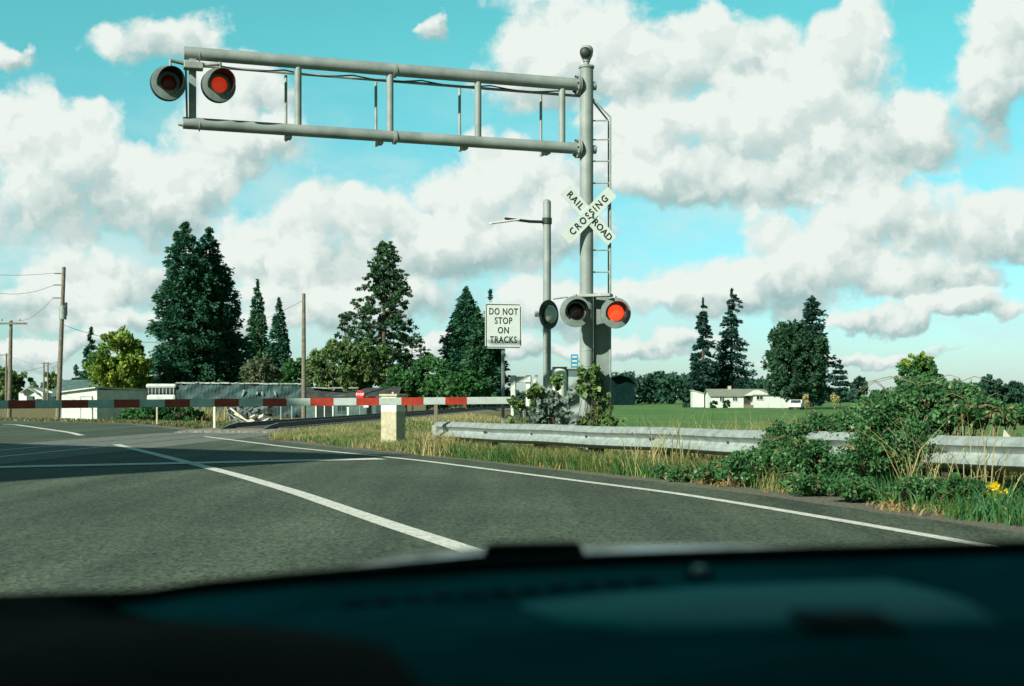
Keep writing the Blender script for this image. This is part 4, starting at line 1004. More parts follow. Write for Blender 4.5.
# outbuilding
ob = base_at(698, 218); ob.z = -.6; out = thing('outbuilding', 'small white outbuilding with sloping roof left of the farmhouse', 'shed', ob)
xa = P(693, 0, 218).x; xb = P(704, 0, 218).x; za = P(0, 390.5, 218).z; zb = P(0, 394, 218).z
mb = MB(ob); vs = [(xa, 218, ob.z), (xb, 218, ob.z), (xb, 218, zb), (xa, 218, za), (xa, 221, ob.z), (xb, 221, ob.z), (xb, 221, zb), (xa, 221, za)]
mb.add(vs, [(0, 1, 2, 3), (5, 4, 7, 6), (0, 3, 7, 4), (1, 5, 6, 2)]); mb.build('wall', 'shed_white', out)
mb = MB(ob); vs = [(xa-.2, 217.8, za+.02), (xb+.2, 217.8, zb), (xb+.2, 221.2, zb), (xa-.2, 221.2, za+.02)]; vs += [(x, y, z+.12) for x, y, z in vs]
mb.add(vs, [(0, 1, 2, 3), (4, 5, 6, 7), (0, 1, 5, 4), (1, 2, 6, 5), (2, 3, 7, 6), (3, 0, 4, 7)]); mb.build('roof', 'pale_roof', out)
# small shrubs by the farmhouse
for px, lab in ((714, 'small dark shrub at the left end of the farmhouse wall'), (726.5, 'small dark shrub under the farmhouse windows')):
    put_broad('shrub', lab, px, 208, [(px, 404.5, 3.4, 4)], 500, .45, 'leaf_dark', 'shrub', nclump=14, trunk_r=.05)
put_broad('shrub', 'pale yellowish bush under the big rounded tree', 806, 190, [(806, 401, 4, 5.5)], 600, .5, 'grass_dry', 'shrub', nclump=16, trunk_r=.05)
put_broad('shrub', 'pale dry bush right of the big rounded tree', 835.5, 188, [(835, 399, 3.2, 7)], 500, .5, 'grass_dry', 'shrub', nclump=14, trunk_r=.05)
# dark barn far behind the mast
b2_ = base_at(619, 300); brn = thing('barn', 'dark barn at the left end of the far wood, right of the mast', 'barn', b2_)
zE = P(0, 378, 300).z; zR = P(0, 375.5, 300).z
mb = MB(b2_); gable_body(mb, (b2_.x, b2_.y, 0), 3.7, 7, b2_.z-.5, zE, zR, R(90)); mb.build('wall', 'barn_dark', brn)
mb = MB(b2_); gable(mb, (b2_.x, b2_.y, 0), 7, 3.7, zE, zR, .3, .15, R(90)); mb.build('roof', 'barn_dark', brn)

# vehicles far away
def car(name, label, cat, pos, L_, W_, H_, rz, kind, m='carwhite'):
    o = thing(name, label, cat, pos); T = Matrix.Rotation(rz, 4, 'Z')
    mb = MB()
    if kind == 'car': prof = [(-.5, .28), (-.5, .55), (-.44, .62), (-.25, .66), (-.12, .98), (.22, 1.0), (.38, .68), (.48, .62), (.5, .3)]
    elif kind == 'van': prof = [(-.5, .2), (-.5, .5), (-.42, .55), (-.36, .98), (-.30, 1.0), (.48, 1.0), (.5, .95), (.5, .2)]
    n = len(prof); vs = [T @ Vector((x*L_, s_*W_/2, z*H_)) for s_ in (-1, 1) for (x, z) in prof]
    mb.add(vs, [tuple(range(n)), tuple(range(2*n-1, n-1, -1))]+[(k, (k+1) % n, n+(k+1) % n, n+k) for k in range(n)])
    mb.build('body', m, o)
    for x in (-.32, .32):
        for s_ in (-1, 1):
            c = T @ Vector((x*L_, s_*W_*.47, .17*H_)); d = T @ Vector((0, .1, 0)); mb = MB(); mb.tube([c-d, c+d], .2*H_, 14); w = mb.build('wheel', 'tyre', o)
            mb = MB(); e = T @ Vector((0, .105*s_, 0)); mb.tube([c, c+e], .11*H_, 10); mb.build('rim', 'galv', w)
    mb = MB()
    if kind == 'car':
        for s_ in (-1, 1): mb.add([T @ Vector((x*L_, s_*(W_/2+.004), z*H_)) for (x, z) in ((-.2, .68), (-.10, .93), (.2, .95), (.3, .7))], [(0, 1, 2, 3)])
        mb.add([T @ Vector((x*L_-.01, y*W_, z*H_)) for (x, y, z) in ((-.245, -.42, .68), (-.245, .42, .68), (-.135, .4, .96), (-.135, -.4, .96))], [(0, 1, 2, 3)])
    else:
        mb.add([T @ Vector((x*L_-.01, y*W_, z*H_)) for (x, y, z) in ((-.415, -.42, .58), (-.415, .42, .58), (-.365, .4, .93), (-.365, -.4, .93))], [(0, 1, 2, 3)])
        for s_ in (-1, 1): mb.add([T @ Vector((x*L_, s_*(W_/2+.004), z*H_)) for (x, z) in ((-.38, .58), (-.33, .9), (-.2, .9), (-.2, .58))], [(0, 1, 2, 3)])
    mb.build('glass', 'window', o); return o
q = base_at(796.5, 186); car('parked_car', 'white parked car beside the big rounded tree by the farmhouse', 'car', q, 4.2, 1.75, 1.45, R(70), 'car')
q = base_at(28.5, 290); van = car('box_van', 'white box van seen end on, left of the transformer pole far off', 'van', q, 4.6, 1.3, 2.0, R(-95), 'van')
mb = MB(); T = Matrix.Translation((.02, -2.22, 1.15)) @ Matrix.Rotation(R(90), 4, 'X'); mb.lathe([(.19, 0), (.19, .05)], T, 16); mb.build('spare_wheel', 'tyre', van)
q = base_at(41, 295); car('parked_car', 'white parked car right of the box van far off on the left', 'car', q, 4.0, 1.75, 1.5, R(185), 'car')
# far house roof on the left
hq = base_at(37, 345); h2 = thing('house', 'pale gabled house far off between the pole and the white van', 'house', hq)
zE = P(0, 393, 345).z; zR = P(0, 388, 345).z
mb = MB(hq); gable_body(mb, (hq.x, hq.y, 0), 4.6, 8, hq.z, zE, zR, R(75)); mb.build('wall', 'shed_grey', h2)
mb = MB(hq); gable(mb, (hq.x, hq.y, 0), 8, 4.8, zE, zR, .2, .1, R(75)); mb.build('roof', 'pale_roof', h2)

# ------------------------------------------------------------------ poles and wires
def pole(label, bx, by, tx, ty, Y, r, parts=(), name='utility_pole'):
    t_ = P(tx, ty, Y); b = P(bx, by, Y); zb = gz(b.x, b.y)-.2
    o = thing(name, label, 'pole', (b.x, b.y, zb)); mb = MB((b.x, b.y, zb)); mb.tube([(b.x, b.y, zb), (b.x+(t_.x-b.x)*.5, Y, (zb+t_.z)/2), t_], [r*1.25, r*1.1, r*.85], 10); mb.build('shaft', 'wood', o, smooth=True)
    return o, Vector((b.x, b.y, zb)), t_
p1, o1, t1 = pole('leaning wooden utility pole with a pale transformer, beside the white shed', 57.5, 424, 64, 267, 78, .125)
mb = MB(o1); q = P(62.5, 313, 77.7); mb.tube([q+Vector((.02, 0, -.38)), q+Vector((.02, 0, .38))], .22, 16); mb.tube([q+Vector((.02, 0, .38)), q+Vector((.02, 0, .45))], [.2, .1], 16); c = mb.build('transformer', 'cabinet', p1, smooth=True)
mb = MB(o1); mb.box(P(66, 309, 77.8), (.12, .2, .8), bev=.02); mb.build('fuse_holder', 'dark_metal', c)
for py in (273.5, 285, 298):
    k = P(61.5-(py-273)*-.02, py, 78); q = P(54.5-(py-273)*.06, py, 78); mb = MB(o1); mb.tube([k, q], .03, 6); T = Matrix.Translation(q-o1-Vector((0, 0, .1))); mb.lathe([(.05, 0), (.11, .03), (.06, .06), (.12, .09), (.06, .12), (.11, .15), (.04, .2)], T, 10); mb.build('insulator', 'porcelain', p1)
p2, o2, t2 = pole('wooden utility pole with a single crossarm at the far left', 9, 424, 11, 320.5, 96, .14)
mb = MB(o2); mb.box(P(9, 323.5, 95.8), (2.7, .1, .14)); c = mb.build('crossarm', 'wood', p2)
mb = MB(o2)
for px in (-5, 2, 20): q = P(px, 321, 95.8); mb.tube([q, q+Vector((0, 0, .16))], [.05, .03], 8)
mb.build('insulators', 'porcelain', c)
p3, o3, t3 = pole('bare wooden pole without a crossarm, at the right end of the derelict mobile home', 303.8, 416, 303.8, 293.5, 93, .145)
p4, o4, t4 = pole('thin far pole at the left edge behind the crossarm pole', 6, 410, 6.5, 353, 150, .11)
mb = MB(o4); mb.box(P(4, 355, 149.8), (1.6, .08, .12)); mb.build('crossarm', 'wood', p4)
p5, o5, t5 = pole('far pole, the left one of a pair left of the transformer pole', 43.5, 405, 44, 362, 200, .12)
p6, o6, t6 = pole('far pole, the right one of a pair left of the transformer pole', 47.5, 405, 48, 362, 205, .12)
for (pp, oo, px) in ((p5, o5, 44), (p6, o6, 48)): mb = MB(oo); mb.box(P(px, 363.5, 200), (.9, .08, .12)); mb.build('crossarm', 'wood', pp)
p7, o7, t7 = pole('thin short pale pole directly beside the leaning transformer pole', 58.5, 424, 58, 362, 84, .07)
def wire(label, pts, sag, r=.011):
    out = []
    for a, b in zip(pts[:-1], pts[1:]):
        for k in range(13):
            t = k/12; p = a.lerp(b, t); out.append(p-Vector((0, 0, sag*4*t*(1-t))))
    mb = MB(out[0]); mb.tube(out, r, 5); o = mb.build('power_line', 'wire'); o.location = out[0]; return tag(o, label, 'power line', 'power lines on the left')
wire('upper power line leaving the transformer pole for the left edge', [P(54.5, 273, 78), P(-60, 268, 70)], .25)
wire('middle power line leaving the transformer pole for the left edge', [P(54, 285, 78), P(-60, 270, 70)], .9)
wire('power line slanting from the transformer pole to the far left crossarm', [P(53, 298, 78), P(20, 321, 95.8)], .3)
wire('low cable from the crossarm pole to the transformer pole', [P(10, 372, 96), P(61, 360, 78)], .2)
wire('cable sagging right from the transformer pole across the huge conifers', [P(64, 325, 78), P(180, 340, 85), P(303.5, 300, 93)], .5, .013)
wire('low cable along the far pair of poles', [P(6, 355, 150), P(44, 364, 200), P(48, 364, 205), P(63, 370, 120)], .3)

# ------------------------------------------------------------------ grasses
def blades(name, pts, hmin, hmax, w, m, label, lean=.35, seg=True, cat='grass'):
    n = len(pts); h = RNG.uniform(hmin, hmax, n); a = RNG.uniform(0, 6.283, n); d = np.stack([np.cos(a), np.sin(a), np.zeros(n)], 1)
    f = RNG.uniform(0, 6.283, n); s = np.stack([np.cos(f), np.sin(f), np.zeros(n)], 1)*(w*RNG.uniform(.6, 1.3, n))[:, None]
    ln = (h*lean*RNG.uniform(.2, 1.6, n))[:, None]; up = np.array([0, 0, 1.0])
    p0 = pts; p1 = pts+d*ln*.35+up*(h*.6)[:, None]; p2 = pts+d*ln+up*(h*RNG.uniform(.85, 1.0, n))[:, None]
    V = np.concatenate([np.stack([p0-s, p0+s, p1+s*.75, p1-s*.75], 1), np.stack([p1-s*.75, p1+s*.75, p2+s*.08, p2-s*.08], 1)])
    return tag(quadmesh(name, V, m), label, cat, kind='stuff')
def scatter(n, poly_fn):
    """rejection sampling; poly_fn(x, y) -> density 0..1, box given"""
    (x0, x1, y0, y1), fn = poly_fn; out = []
    need = n
    while need > 0:
        x = RNG.uniform(x0, x1, need*4); y = RNG.uniform(y0, y1, need*4); k = RNG.random(need*4) < fn(x, y); out.append(np.stack([x[k], y[k]], 1)[:need]); need -= len(out[-1])
        if len(out) > 60: break
    p = np.concatenate(out); return np.column_stack([p, ground_z(p[:, 0], p[:, 1])-.01])
def patch(x, y, s, seed): 
    return .5+.5*np.sin(x*s+seed+1.3*np.sin(y*s*.7+seed*2))*np.cos(y*s*1.1-seed+1.1*np.sin(x*s*.6))
# distance right of the pavement edge; the verge is ragged
def verge(x, y): return lane_dist(x, y, EN)-.95-.35*patch(x, y, .9, 3.)-.25*patch(x, y, 3.1, 1.)
tin = lambda x, y: track_dist(x, y)
def d_green(x, y): v = verge(x, y); return ((v > .12) & (v < 3.6) & (tin(x, y) > 3.0))*np.clip(patch(x, y, 1.1, 2.)*1.7-.35+.9*sstep(20, 14, y), .06, 1)*sstep(.0, .4, v)
def d_dry(x, y): v = verge(x, y); return ((v > .05) & (v < 4.5) & (tin(x, y) > 2.6))*np.clip(patch(x, y, 1.3, 5.)*1.5-.4+.9*sstep(19, 25, y), .05, 1)*sstep(-.1, .5, v)
box_v = (-12, 11, 7, 44)
blades('green_grass', scatter(76000, (box_v, d_green)), .05, .21, .006, 'grass_green', 'short green grass on the right verge below the guardrail', .5)
blades('dry_grass', scatter(34000, (box_v, d_dry)), .06, .25, .006, 'grass_dry', 'dry straw coloured grass on the right verge and by the concrete post', .6)
def d_weed(x, y): v = verge(x, y); return ((v > .15) & (v < 2.6) & (y < 18.5))*np.clip(patch(x, y, 1.7, 4.)*1.6-.1, .15, 1)*sstep(.0, .4, v)
blades('tall_weed', scatter(15000, ((1, 9, 8, 19), d_weed)), .12, .42, .010, 'weed', 'broad bladed green weeds on the near verge under the brambles', .6)
def d_rust(x, y): v = verge(x, y); return ((v > -.1) & (v < 1.6) & (tin(x, y) > 3))*np.clip(patch(x, y, 1.9, 7.)*2-.9, 0, 1)
blades('dead_leaves', scatter(5000, (box_v, d_rust)), .03, .12, .012, 'grass_rust', 'rusty brown dead leaves along the pavement edge', 1.2, cat='leaf litter')
# longer growth along the foot of the rail and a straw strip behind it
def along_rail(n, px0, px1, b0, b1):
    k = (RNG.uniform(px0, px1, n)-CX)/F; Y = 11.5/(k+.5); bk = RNG.uniform(b0, b1, n); x = k*Y+.894*bk; y = Y+.447*bk
    return np.column_stack([x, y, ground_z(x, y)-.01])
blades('rail_grass', along_rail(9000, 436, 720, -.45, .15), .14, .36, .006, 'grass_green', 'longer green grass along the foot of the guardrail', .5)
blades('rail_straw', along_rail(5000, 436, 800, -.40, .2), .16, .40, .006, 'grass_dry', 'longer straw along the foot of the guardrail', .6)
blades('straw_strip', along_rail(9000, 590, 1010, .7, 3.2), .30, .85, .007, 'grass_dry', 'strip of dry straw just behind the guardrail', .5)
# tall straw stalks by the guardrail
def stalks(spots, per, hmin, hmax, sp):
    out = []
    for (x, y) in spots:
        n = RNG.integers(per//2, per); q = np.column_stack([x+RNG.normal(size=n)*sp, y+RNG.normal(size=n)*sp]); out.append(np.column_stack([q, ground_z(q[:, 0], q[:, 1])]))
    return np.concatenate(out)
spots = []
for px, Y in [(428, 25.5), (434, 26), (440, 25.0), (452, 24.8), (462, 25.6), (420, 26), (446, 26.5), (475, 25.5), (486, 24.5)]: q = P(px, 0, Y); spots.append((q.x, q.y))
blades('tall_straw', stalks(spots, 160, .25, .9, .16), .25, .62, .006, 'grass_dry', 'tall straw tufts at the near end of the guardrail', .7)
spots = []
for px, dy in [(606, .7), (622, .9), (628, .5), (648, .7), (664, .8), (676, .5), (684, .9), (694, 1.2), (705, 1.0), (716, 1.3), (728, .7), (741, 1.1), (752, 1.3), (764, 1.0), (776, .7), (790, .6), (800, 1.1), (700, .6), (712, .5), (722, .9), (735, .5), (748, .8), (757, .6), (770, .5), (783, 1.0), (690, .9), (812, .6), (675, -.3), (668, -.35), (700, -.35), (640, .6), (655, .9), (945, -.3), (962, -.3), (975, .5), (985, .6), (1000, -.2), (930, -.3)]:
    k = (px-CX)/F; Y = (5+13*.5)/(k+.5); q = Vector((k*Y, Y)); q += Vector((.894, .447))*dy; spots.append((q.x, q.y))
blades('straw_stalk', stalks(spots, 22, .5, 1.2, .10), .55, 1.12, .006, 'grass_dry', 'single tall dry stalks standing along the guardrail', .55)
# green verge across the crossing and rough growth by the shed
def d_far(x, y): d = -lane_dist(x, y); t = tin(x, y); return ((t < -3.2) & ((lane_dist(x, y) > 5.1)) & (y < 95) & (x < -.235*y))*np.clip(.25+patch(x, y, .5, 4.), 0, 1)
blades('rough_grass', scatter(7000, ((-52, -8, 44, 96), d_far)), .05, .15, .025, 'grass_dry', 'tall dry grass beyond the crossing in front of the shed and scrap', .4)
def d_farg(x, y): t = tin(x, y); l = lane_dist(x, y); return ((t < -3.0) & (l > 4.9) & (l < 8.5) & (y < 85))*1.0
blades('verge_grass', scatter(9000, ((-60, -8, 42, 84), d_farg)), .05, .15, .025, 'grass_dull', 'low green grass along the far edge of the road beyond the crossing', .4)
# field tufts
def d_field(x, y): return ((tin(x, y) > 5) & (lane_dist(x, y) > 9))*np.clip(.2+patch(x, y, .6, 8.), 0, 1)
blades('field_grass', scatter(22000, ((-2, 24, 20, 62), d_field)), .10, .30, .014, 'grass_green', 'green field grass behind the guardrail', .5)
def d_tr(x, y): t = tin(x, y); return ((t > 1.8) & (t < 5.5) & (lane_dist(x, y) > 5.2))*np.clip(.15+patch(x, y, .9, 6.), 0, 1)
blades('trackside_grass', scatter(9000, ((-11, 8, 27, 85), d_tr)), (.06), .22, .010, 'grass_dry', 'dry grass between the track and the verge', .5)
blades('trackside_weed', scatter(5000, ((-11, 8, 25, 60), d_tr)), .05, .20, .012, 'grass_green', 'green weeds between the track and the verge', .5)

# ------------------------------------------------------------------ shrubs along the guardrail
def rail_xy(px, back=0.0):
    k = (px-CX)/F; Y = (5+13*.5)/(k+.5); return Vector((k*Y, Y))+Vector((.894, .447))*back
def bramble(label, blobs, n, size, m='bramble', name='bramble_bush', canes=10):
    """blobs: (px, py, rx_px, ry_px, offset behind the rail)"""
    c0 = rail_xy(blobs[0][0], blobs[0][4]); b = Vector((c0.x, c0.y, gz(c0.x, c0.y))); ells = []
    for (px, py, rx, ry, back) in blobs:
        q = rail_xy(px, back); k = (px-CX)/F; s = q.y/F; z = EYE+(HY-py)*s
        ells.append(((q.x-b.x, q.y-b.y, z-b.z), (rx*s, rx*s*.75, ry*s)))
    t = thing(name, label, 'bush', b)
    quadmesh('foliage', broad(ells, n, size, clump=.30, nclump=44*len(blobs), shell=.3, asp=.7), m, t)
    mb = MB()
    for e in ells:
        for _ in range(canes):
            a = random.uniform(0, 6.28); d = Vector((math.cos(a)*e[1][0], math.sin(a)*e[1][1], random.uniform(.1, 1.0)*e[1][2])); s0 = Vector((e[0][0]*.8, e[0][1]*.8, 0)); c_ = Vector(e[0])
            mb.tube([s0, (s0+c_)/2+d*.25, c_+d*.6, c_+d*1.1-Vector((0, 0, .08))], [.009, .008, .006, .003], 4)
    sp_c = []; sp_a = []
    for e in ells:
        for _ in range(canes*3):
            a = random.uniform(0, 6.28); el_ = random.uniform(-.1, 1.2); d = np.array([math.cos(a)*math.cos(el_), math.sin(a)*math.cos(el_), math.sin(el_)])*np.array(e[1]); k_ = 16
            f_ = np.linspace(.75, random.uniform(1.15, 1.5), k_)[:, None]; sp_c.append(np.array(e[0])+d*f_+np.array([0, 0, -1])*(np.maximum(f_-1, 0)**2)*.5+RNG.normal(size=(k_, 3))*.022); sp_a.append(np.tile(d, (k_, 1)))
    quadmesh('shoots', leaves(np.concatenate(sp_c), size, np.concatenate(sp_a), asp=.7, jit=.9), m, t)
    for e in ells:          # dead arching canes rising out of the mound
        for _ in range(max(2, canes//3)):
            a = random.uniform(0, 6.28); L_ = random.uniform(.9, 1.5); c_ = Vector(e[0]); d = Vector((math.cos(a)*e[1][0], math.sin(a)*e[1][1], 0))
            mb.tube([c_+Vector((0, 0, -.5*e[1][2])), c_+d*.35*L_+Vector((0, 0, .9*e[1][2])), c_+d*.8*L_+Vector((0, 0, 1.25*e[1][2])), c_+d*1.25*L_+Vector((0, 0, .95*e[1][2]))], [.007, .006, .005, .002], 5)
    dl = max(40, n//40); e_i = RNG.integers(0, len(ells), dl); dd_ = unit(RNG.normal(size=(dl, 3)))*RNG.uniform(.55, 1.12, (dl, 1))
    dp = np.array([np.array(ells[i_][0])+dd_[k_]*np.array(ells[i_][1]) for k_, i_ in enumerate(e_i)])
    quadmesh('dead_leaves', leaves(dp, size*1.2, None, asp=.6), 'grass_rust', t)
    mb.build('canes', 'cane', t); return t
bramble('big dark bramble bush swallowing the guardrail, the tallest on the verge',
        [(890, 430, 46, 40, .2), (868, 416, 36, 24, .4), (905, 404, 42, 22, .5), (940, 412, 30, 15, .5), (890, 460, 34, 26, -.25), (838, 430, 30, 18, .3), (893, 390, 22, 12, .5), (925, 396, 22, 11, .5), (966, 416, 22, 9, .6), (925, 450, 22, 26, -.1)], 42000, .043)
bramble('low leafy bramble in front of the guardrail left of the big bush', [(800, 450, 32, 24, -.12), (772, 466, 32, 16, -.3), (826, 460, 30, 20, -.25), (742, 472, 18, 9, -.4), (812, 430, 28, 16, .2), (782, 438, 18, 13, .0)], 20000, .040)
bramble('small weedy bramble patch at the foot of the guardrail, left end of the greenery', [(712, 476, 15, 8, -.5), (690, 472, 9, 6, -.45)], 1100, .036)
bramble('bramble growing over the guardrail at the right edge of the view', [(1018, 416, 18, 10, .7), (990, 413, 20, 9, .7), (1034, 440, 12, 24, .1)], 5500, .040)
bramble('weedy bramble below the guardrail at the lower right', [(850, 484, 24, 9, -.6), (905, 490, 26, 8, -.7), (1008, 486, 18, 9, -.6), (962, 486, 22, 8, -.6)], 8000, .036)
# yellow flowers
fq = G(992, 511); fl = thing('yellow_flower', 'clump of yellow flowers in the grass at the lower right', 'flower', (fq.x, fq.y, gz(fq.x, fq.y)))
pts = np.column_stack([RNG.normal(size=70)*.05, -.06+RNG.normal(size=70)*.04, .20+RNG.normal(size=70)*.04]); quadmesh('petals', leaves(pts, .06, None, asp=.9), 'yellow_petal', fl)
pts = np.column_stack([RNG.normal(size=60)*.06, RNG.normal(size=60)*.06, RNG.uniform(0, .1, 60)]); quadmesh('leaves', leaves(pts, .06, np.tile([0, 0, 1.], (60, 1)), asp=.4), 'grass_green', fl)
# litter
q = rail_xy(1000, .15); mb = MB((q.x, q.y, .66)); mb.add([(q.x-.1, q.y, .64), (q.x+.12, q.y-.03, .655), (q.x+.05, q.y+.04, .70), (q.x-.06, q.y+.02, .82), (q.x-.02, q.y+.05, .66)], [(0, 1, 2, 3), (1, 2, 4), (2, 3, 4), (3, 0, 4)])
o = mb.build('litter_scrap', 'litter'); o.location = (q.x, q.y, .66); tag(o, 'torn pale plastic scrap stuck on top of the guardrail at right', 'litter')
# vines on the gate machine and mast
def vine(label, ells_px, Y, n, size, m, name='climbing_vine'):
    px0 = ells_px[0][0]; x = (px0-CX)/F*Y; b = Vector((x, Y, gz(x, Y))); s = Y/F; ells = []
    for (px, py, rx, ry) in ells_px: q = P(px, py, Y); ells += [((q.x-b.x+RNG.normal()*rx*s*.55, RNG.normal()*.08, q.z-b.z+RNG.normal()*ry*s*.5), (rx*s*RNG.uniform(.3, .6), .16, ry*s*RNG.uniform(.3, .65))) for _ in range(5)]
    t = thing(name, label, 'vine', b); quadmesh('leaves', broad(ells, n, size, clump=.3, nclump=9*len(ells), shell=.2, asp=.85), m, t)
    mb = MB()
    for e in ells:
        for _ in range(1): a = Vector((e[0][0]+random.uniform(-.3, .3)*e[1][0], random.uniform(-.1, .1), 0)); mb.tube([a, a+Vector((random.uniform(-.1, .1), 0, e[0][2]*.5)), Vector(e[0])+Vector((random.uniform(-1, 1)*e[1][0], 0, e[1][2]*random.uniform(.3, 1)))], [.007, .006, .003], 5)
    mb.build('stem', 'bark', t); return t
vine('bright ivy climbing the lower part of the signal mast', [(592, 388, 12, 18), (594, 406, 16, 16), (601, 395, 9, 22), (596, 420, 20, 9)], MZ-.24, 1900, .085, 'ivy')
vine('dusty grey green vine smothering the gate machine', [(545, 404, 17, 15), (560, 398, 14, 16), (532, 406, 12, 13), (550, 417, 24, 8)], GY-.65, 420, .11, 'ivy_dark')
vine('tangled weed round the counterweight of the gate', [(521, 409, 13, 11), (532, 396, 7, 10), (556, 385, 9, 7)], GY-.6, 300, .09, 'ivy')
# bush and dry growth by the shed
put_broad('shrub', 'low spreading green bush right of the white shed below the gate arm', 150, 78, [(150, 416, 26, 13), (174, 415, 26, 12), (126, 420, 18, 9), (192, 418, 16, 9)], 11000, .22, 'leaf_green', 'shrub', nclump=150)
b_ = base_at(198, 82)
sp_ = [(P(px, 0, 80).x, 80+RNG.uniform(-2, 3)) for px in (139, 144, 193, 199, 204, 222)]
blades('pale_reed', stalks(sp_, 130, 1, 1, .5), .7, 1.7, .03, 'grass_dry', 'tall pale reeds among the bushes across the tracks', .25)

# ------------------------------------------------------------------ unseen tall building added at the left to cast the shadow on the crossing
AZ, EL = 40.0, 31.0
Ld = Vector((math.sin(R(AZ)), math.cos(R(AZ)), 0))
tip = G(408, 456); Hs = 15.0; cor = tip-Ld*(Hs/math.tan(R(EL)))
A_ = Vector((-.85, .53, 0)).normalized(); B_ = Vector((-.53, -.85, 0)).normalized()
gs = thing('shadow_building', 'tall corrugated building added out of view on the left to shade the crossing', 'building', (cor.x, cor.y, 0))
o0 = Vector((cor.x, cor.y, 0)); cs = [cor, cor+A_*24, cor+A_*24+B_*11, cor+B_*11]; ctr = sum(cs, Vector((0, 0, 0)))/4
mb = MB(o0); vs = [Vector((c.x, c.y, z)) for z in (-.8, Hs-.02) for c in cs]
mb.add(vs, [(0, 1, 5, 4), (1, 2, 6, 5), (2, 3, 7, 6), (3, 0, 4, 7)]); mb.build('wall', 'cladding', gs)
mb = MB(o0); vs = [Vector((c.x, c.y, z)) for z in (Hs-.1, Hs) for c in cs]; mb.add(vs, [(0, 1, 2, 3), (4, 5, 6, 7), (0, 1, 5, 4), (1, 2, 6, 5), (2, 3, 7, 6), (3, 0, 4, 7)]); mb.build('roof', 'galv_dull', gs)
dq = cor+A_*5; mb = MB(o0); mb.box((dq.x, dq.y, 1.7), (3.4, .12, 3.8), rz=math.atan2(A_.y, A_.x)); do = mb.build('door', 'teal_wall', gs)
mb = MB(o0); mb.box((dq.x+.5, dq.y-.3, 1.3), (.1, .3, .3)); mb.build('handle', 'dark_metal', do)

# ------------------------------------------------------------------ the car we sit in
car_ = thing('car', 'dark dashboard and bonnet of the car the view is taken from', 'car', (0, .2, 0))
co_ = Vector((0, .2, 0))
def edge_y(x):     # far lip of the dashboard in the view
    return np.interp(x, [-700, 0, 150, 215, 300, 380, 480, 620, 800, 1024, 1700], [612, 601, 596, 586, 578, 572, 565, 559, 553, 547, 546])
DY = 1.12
def dash_z(X, Y):
    px = CX+F*X/DY; ze = EYE-(edge_y(px)-HY)/F*DY
    u = (DY-Y)
    return ze+.004*np.sin(np.clip(u/.05, 0, math.pi))-.006*sstep(.05, .09, np.array(u))+.030*sstep(.1, .6, np.array(u))
mb = MB(co_); xs = np.linspace(-.78, .78, 90); ys = np.concatenate([np.linspace(DY, DY-.12, 14), np.linspace(DY-.14, .40, 26)]); vs = []
vs += [(x, DY+.015, float(dash_z(x, DY))-.10) for x in xs]
for y in ys: vs += [(x, y, float(dash_z(x, y))) for x in xs]
vs += [(x, .385, float(dash_z(x, .40))-.03) for x in xs]+[(x, .40, .62) for x in xs]
n = len(xs); rws = len(vs)//n
mb.add(vs, [(r_*n+i, r_*n+i+1, (r_+1)*n+i+1, (r_+1)*n+i) for r_ in range(rws-1) for i in range(n-1)]); dash = mb.build('dashboard', 'dash', car_, smooth=True)
def on_dash(px, py):
    Y = .9
    for _ in range(30): X = (px-CX)/F*Y; z = float(dash_z(X, Y)); Y = (EYE-z)*F/(py-HY)
    return Vector(((px-CX)/F*Y, Y, z))
# black far lip
mb = MB(co_); vs = []
prof = [(DY+.02, -.02), (DY+.012, .0), (DY-.0, .006), (DY-.03, .0075), (DY-.055, .005), (DY-.066, .001)]
for x in xs: vs += [(x, y, float(dash_z(x, min(y, DY)))+dz) for (y, dz) in prof]
n2 = len(prof); mb.add(vs, [(i*n2+k, (i+1)*n2+k, (i+1)*n2+k+1, i*n2+k+1) for i in range(len(xs)-1) for k in range(n2-1)]); mb.build('far_lip', 'dashblack', dash, smooth=True)
# demister slots
mb = MB(co_)
for k in range(11):
    px = 356+k*29; py = 605.5-k*2.15; q = on_dash(px, py); mb.box(q+Vector((0, 0, .001)), (.017, .016, .004), rz=-.05, bev=.0015)
mb.build('demister_slots', 'paddark', dash)
# light sensor
q = on_dash(699, 577); mb = MB(co_); T = Matrix.Translation(q-co_); mb = MB(); mb.lathe([(.012, -.002), (.012, .002), (.010, .004)], T, 20); se = mb.build('light_sensor', 'dashblack', dash)
mb = MB(); mb.lathe([(.0055, .003), (.0054, .006), (.004, .0085), (.001, .0095)], T, 18); mb.build('sensor_dome', 'carwhite', se, smooth=True)
# windscreen reflection on the dashboard, built as a raised panel in brighter teal
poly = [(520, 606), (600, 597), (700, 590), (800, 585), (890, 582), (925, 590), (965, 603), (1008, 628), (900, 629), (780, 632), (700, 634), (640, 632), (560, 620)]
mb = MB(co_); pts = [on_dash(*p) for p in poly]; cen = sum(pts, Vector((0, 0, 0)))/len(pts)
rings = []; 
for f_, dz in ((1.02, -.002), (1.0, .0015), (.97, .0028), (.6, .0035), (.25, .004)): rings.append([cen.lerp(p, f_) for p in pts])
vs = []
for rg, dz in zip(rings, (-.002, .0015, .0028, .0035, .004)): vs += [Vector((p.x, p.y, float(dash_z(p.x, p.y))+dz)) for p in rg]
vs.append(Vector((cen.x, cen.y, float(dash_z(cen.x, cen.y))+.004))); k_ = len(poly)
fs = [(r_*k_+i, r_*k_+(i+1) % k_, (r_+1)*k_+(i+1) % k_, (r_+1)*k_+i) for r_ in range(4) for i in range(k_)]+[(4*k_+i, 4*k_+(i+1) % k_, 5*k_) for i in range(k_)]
mb.add(vs, fs); mb.build('reflection_panel', 'dashreflect', dash, smooth=True)
